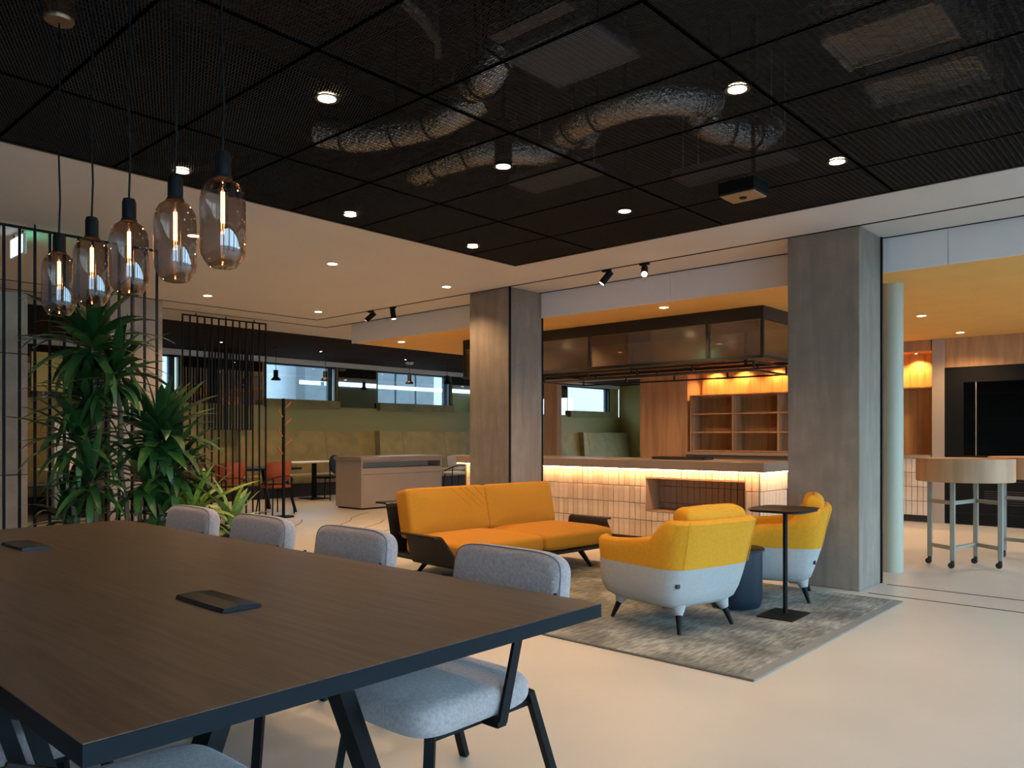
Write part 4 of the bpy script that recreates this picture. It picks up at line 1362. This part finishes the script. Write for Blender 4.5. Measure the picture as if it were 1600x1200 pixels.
# ---- armchairs (face +Y in local space)
def armchair(label, x, y, rz):
    t = thing('armchair', label, 'armchair', (x, y, RZ), rz, 'two-tone lounge armchairs')
    # lower tub
    rings = []
    for z, w_, d0, d1 in ((0.148, 0.22, -0.24, 0.24), (0.158, 0.285, -0.295, 0.30), (0.19, 0.335, -0.33, 0.345), (0.25, 0.364, -0.352, 0.368), (0.33, 0.376, -0.378, 0.376), (0.415, 0.38, -0.405, 0.378)):
        rings.append(sup(w_, (d1 - d0) / 2, z, 56, 5.5, 0, (d0 + d1) / 2))
    MB().loft(rings).build('lower_shell', M['pale_fabric'], t, smooth=True, angle=60)
    # upper shell: U-shaped wall, open to the front
    n = 45
    rings = []
    for k in range(n):
        u = k / (n - 1) * 2 - 1         # -1 left arm tip .. 0 back .. 1 right arm tip
        a = u * R(158)
        s, c = math.sin(a), -math.cos(a)

        def plan(w_, d0, d1):
            e = 5.5
            px = w_ * math.copysign(abs(s) ** (2 / e), s)
            dd = (d1 - d0) / 2
            py = (d0 + d1) / 2 + dd * math.copysign(abs(c) ** (2 / e), c)
            return px, py
        yy = plan(0.36, -0.41, 0.375)[1]
        q = max(0.0, min(1.0, (-yy - 0.12) / 0.19))
        q = q * q * (3 - 2 * q)
        ztop = 0.565 + 0.145 * q + 0.012 * (1 - min(1, max(0, (yy + 0.1) / 0.45)))
        fl = (ztop - 0.416) / 0.324
        o0 = plan(0.3785, -0.408, 0.376)
        o1 = plan(0.3785 + 0.026 * fl, -0.408 - 0.07 * fl, 0.376 + 0.005)
        om = ((o0[0] + o1[0]) / 2 * 1.012, (o0[1] + o1[1]) / 2)
        thk = 0.075
        i1 = plan(0.3785 + 0.02 * fl - thk, -0.408 - 0.06 * fl + thk, 0.376 - 0.02)
        i0 = plan(0.3785 - thk - 0.03, -0.408 + thk + 0.05, 0.376 - 0.02)
        mid = ((o1[0] + i1[0]) / 2, (o1[1] + i1[1]) / 2)
        rings.append([(o0[0], o0[1], 0.416), (om[0], om[1], (0.416 + ztop) / 2), (o1[0], o1[1], ztop - 0.025), ((o1[0] + mid[0]) / 2, (o1[1] + mid[1]) / 2, ztop - 0.005),
                      (mid[0], mid[1], ztop), ((i1[0] + mid[0]) / 2, (i1[1] + mid[1]) / 2, ztop - 0.005), (i1[0], i1[1], ztop - 0.025), (i0[0], i0[1], 0.417)])
    MB().loft(rings).build('upper_shell', M['mustard'], t, smooth=True, angle=60)
    # piped seam round the shell and down the back corners
    sm = MB()
    for sx in (-1, 1):
        sm.tube([(sx * 0.30, -0.40, 0.425), (sx * 0.305, -0.43, 0.56), (sx * 0.315, -0.463, 0.715)], 0.0025, 6)
    sm.build('seam', M['mustard'], t)
    MB_ = MB()
    cushion(MB_, 0.58, 0.62, 0.1, Matrix.Translation((0, 0.055, 0.468)), 40, 0.02, 6.0, 0.45)
    MB_.build('seat_cushion', M['mustard'], t, smooth=True, angle=80)
    MB_ = MB()
    mt = Matrix.Translation((0, -0.345, 0.728)) @ Matrix.Rotation(R(14), 4, 'X')
    cushion(MB_, 0.56, 0.15, 0.13, mt, 40, 0.012, 7.0, 0.42)
    MB_.build('head_bolster', M['mustard'], t, smooth=True, angle=80)
    for sx in (-1, 1):
        for sy in (-1, 1):
            bx, by = sx * 0.205, (0.25 if sy > 0 else -0.265)
            l = MB().tube([(bx, by, 0.15), (bx + sx * 0.045, by + sy * 0.05, 0.0)], 0.024, 14, 0.012).build('leg', M['black'], t, smooth=True)
            MB().tube([(bx - sx * 0.006, by - sy * 0.006, 0.185), (bx + sx * 0.004, by + sy * 0.004, 0.14), (bx + sx * 0.014, by + sy * 0.015, 0.108)], 0.055, 14, 0.026).build('leg_cover', M['pale_fabric'], l, smooth=True)
    MB().box(-0.318, -0.36, 0.3, -0.29, -0.348, 0.325).build('fabric_tag', M['plinth'], t)
    return t


armchair('yellow and grey armchair nearest the camera, seen from behind', 4.61, 2.73, R(77 - 90))
armchair('yellow and grey armchair by the concrete column, seen from its side', 5.88, 2.62, R(111 - 90))

# ---- pole side table
t = thing('side_table', 'slim black pole table with square top between the armchairs and the camera', 'side table', (5.26, 2.22, RZ), R(2))
MB().box(-0.17, -0.125, 0, 0.17, 0.125, 0.008, 0.002).build('base_plate', M['black'], t)
MB().tube([(0.03, 0, 0.008), (0.03, 0, 0.72)], 0.016, 16).build('pole', M['black'], t, smooth=True)
rg = [sup(0.205, 0.19, z, 40, 5) for z in (0.7205, 0.728)] + [sup(0.215, 0.2, 0.737, 40, 5), sup(0.21, 0.195, 0.742, 40, 5)]
MB().loft(rg).build('tabletop', M['sofa_black'], t, smooth=True)
# ---- drum table
t = thing('drum_table', 'dark navy drum table with rounded base behind the nearest armchair', 'side table', (5.31, 2.60, RZ))
MB().lathe([(0.13, 0.0), (0.17, 0.008), (0.18, 0.03), (0.188, 0.07), (0.188, 0.41)], 40).build('drum', M['navy'], t, smooth=True)
MB().lathe([(0.195, 0.411), (0.203, 0.416), (0.203, 0.426), (0.198, 0.43)], 40).build('lid', M['sofa_black'], t, smooth=True)

# ================================================================== MEETING TABLE AND CHAIRS
TX0, TX1, TY0, TY1, TZ = 0.481, 1.951, 1.395, 4.95, 0.74
mt_ = thing('meeting_table', 'long dark oak meeting table with black edges and power flaps', 'table', ((TX0 + TX1) / 2, (TY0 + TY1) / 2, 0))
TL, TWd = (TX1 - TX0) / 2, (TY1 - TY0) / 2
MB().box(-TL, -TWd, TZ - 0.003, TL, TWd, TZ, 0.001).build('tabletop', M['table_wood'], mt_)
MB().box(-TL, -TWd, TZ - 0.042, TL, TWd, TZ - 0.0032).build('edge_board', M['table_edge'], mt_)
for sy in (-1, 1):
    for sx in (-1, 1):
        y = sy * (TWd - 0.6)
        MB().bar((sx * 0.13, y, TZ - 0.076), (sx * 0.38, y, 0.0), 0.08, 0.05).build('leg', M['black'], mt_)
    MB().box(-0.5, sy * (TWd - 0.6) - 0.045, TZ - 0.075, 0.5, sy * (TWd - 0.6) + 0.045, TZ - 0.0425).build('crossbar', M['black'], mt_)
MB().box(-0.04, -TWd + 0.66, TZ - 0.09, 0.04, TWd - 0.66, TZ - 0.0425).build('beam', M['black'], mt_)
for y in (2.27, 4.08):
    fy = y - (TY0 + TY1) / 2
    fx = -0.05
    f = MB().prism([(-0.062, 0.001), (0.062, 0.001), (0.058, 0.011), (0.0, 0.016), (-0.058, 0.013)], fy - 0.15, fy + 0.15, 'Y', Matrix.Translation((fx, 0, TZ)))
    f.build('power_flap', M['flap'], mt_)


def meeting_chair(label, x, y, rz, group='grey wool chairs around the meeting table'):
    """faces -X"""
    t = thing('meeting_chair', label, 'chair', (x, y, 0), rz, group)
    m_ = MB()
    cushion(m_, 0.53, 0.535, 0.105, Matrix.Translation((-0.1, 0, 0.408)), 56, 0.006, 6.0, 0.42)
    m_.build('seat', M['wool'], t, smooth=True, angle=80)
    m_ = MB()
    mt = Matrix.Translation((0.30, 0, 0.71)) @ Matrix.Rotation(R(7), 4, 'Y') @ Matrix.Rotation(R(90), 4, 'Y')
    cushion(m_, 0.26, 0.54, 0.095, mt, 56, 0.004, 5.0, 0.42)
    bk_ = m_.build('backrest', M['wool'], t, smooth=True, angle=80)
    ring = sup(0.126, 0.266, 0, 56, 5.0)
    pts = [mt @ Vector((p[0], p[1], -0.03)) for p in ring]
    MB().tube(pts + pts[:1], 0.0022, 5).build('piping', M['piping'], bk_)
    for s_ in (-1, 1):
        y = s_ * 0.281
        br = MB()
        br.bar((-0.04, y, 0.348), (0.04, y, 0.62), 0.012, 0.036)
        br.bar((0.032, y, 0.61), (0.235, y, 0.70), 0.012, 0.034)
        br.box(-0.06, min(y, s_ * 0.1), 0.334, -0.02, max(y, s_ * 0.1) + (0.006 if s_ > 0 else 0), 0.3535)
        br.box(0.215, min(s_ * 0.25, y), 0.66, 0.255, max(s_ * 0.25, y), 0.70)
        br.build('back_bracket', M['black'], t)
        MB().bar((-0.27, s_ * 0.2, 0.352), (-0.32, s_ * 0.235, 0.0), 0.032, 0.024).build('leg', M['black'], t)
        MB().bar((0.165, s_ * 0.215, 0.385), (0.30, s_ * 0.235, 0.0), 0.032, 0.024).build('leg', M['black'], t)
        MB().box(-0.28, s_ * 0.2 - 0.012, 0.334, 0.18, s_ * 0.2 + 0.012, 0.3535).build('seat_rail', M['black'], t)
    return t


c0 = meeting_chair('grey wool chair at the near corner of the meeting table, seat in view', 1.84, 1.95, 0.0)
for y, lab in ((2.9, 'grey wool chair back, second from the near table corner'),
               (3.7, 'grey wool chair back, third from the near table corner'),
               (4.48, 'grey wool chair back farthest along the table, before the plants')):
    dup(c0, (1.84, y, 0), 0.0, lab)
for y, lab in ((1.75, 'grey wool seat at the bottom edge under the near end of the meeting table'),
               (2.62, 'grey wool seat at the left picture edge beside the meeting table')):
    dup(c0, (0.62, y, 0), PI, lab)
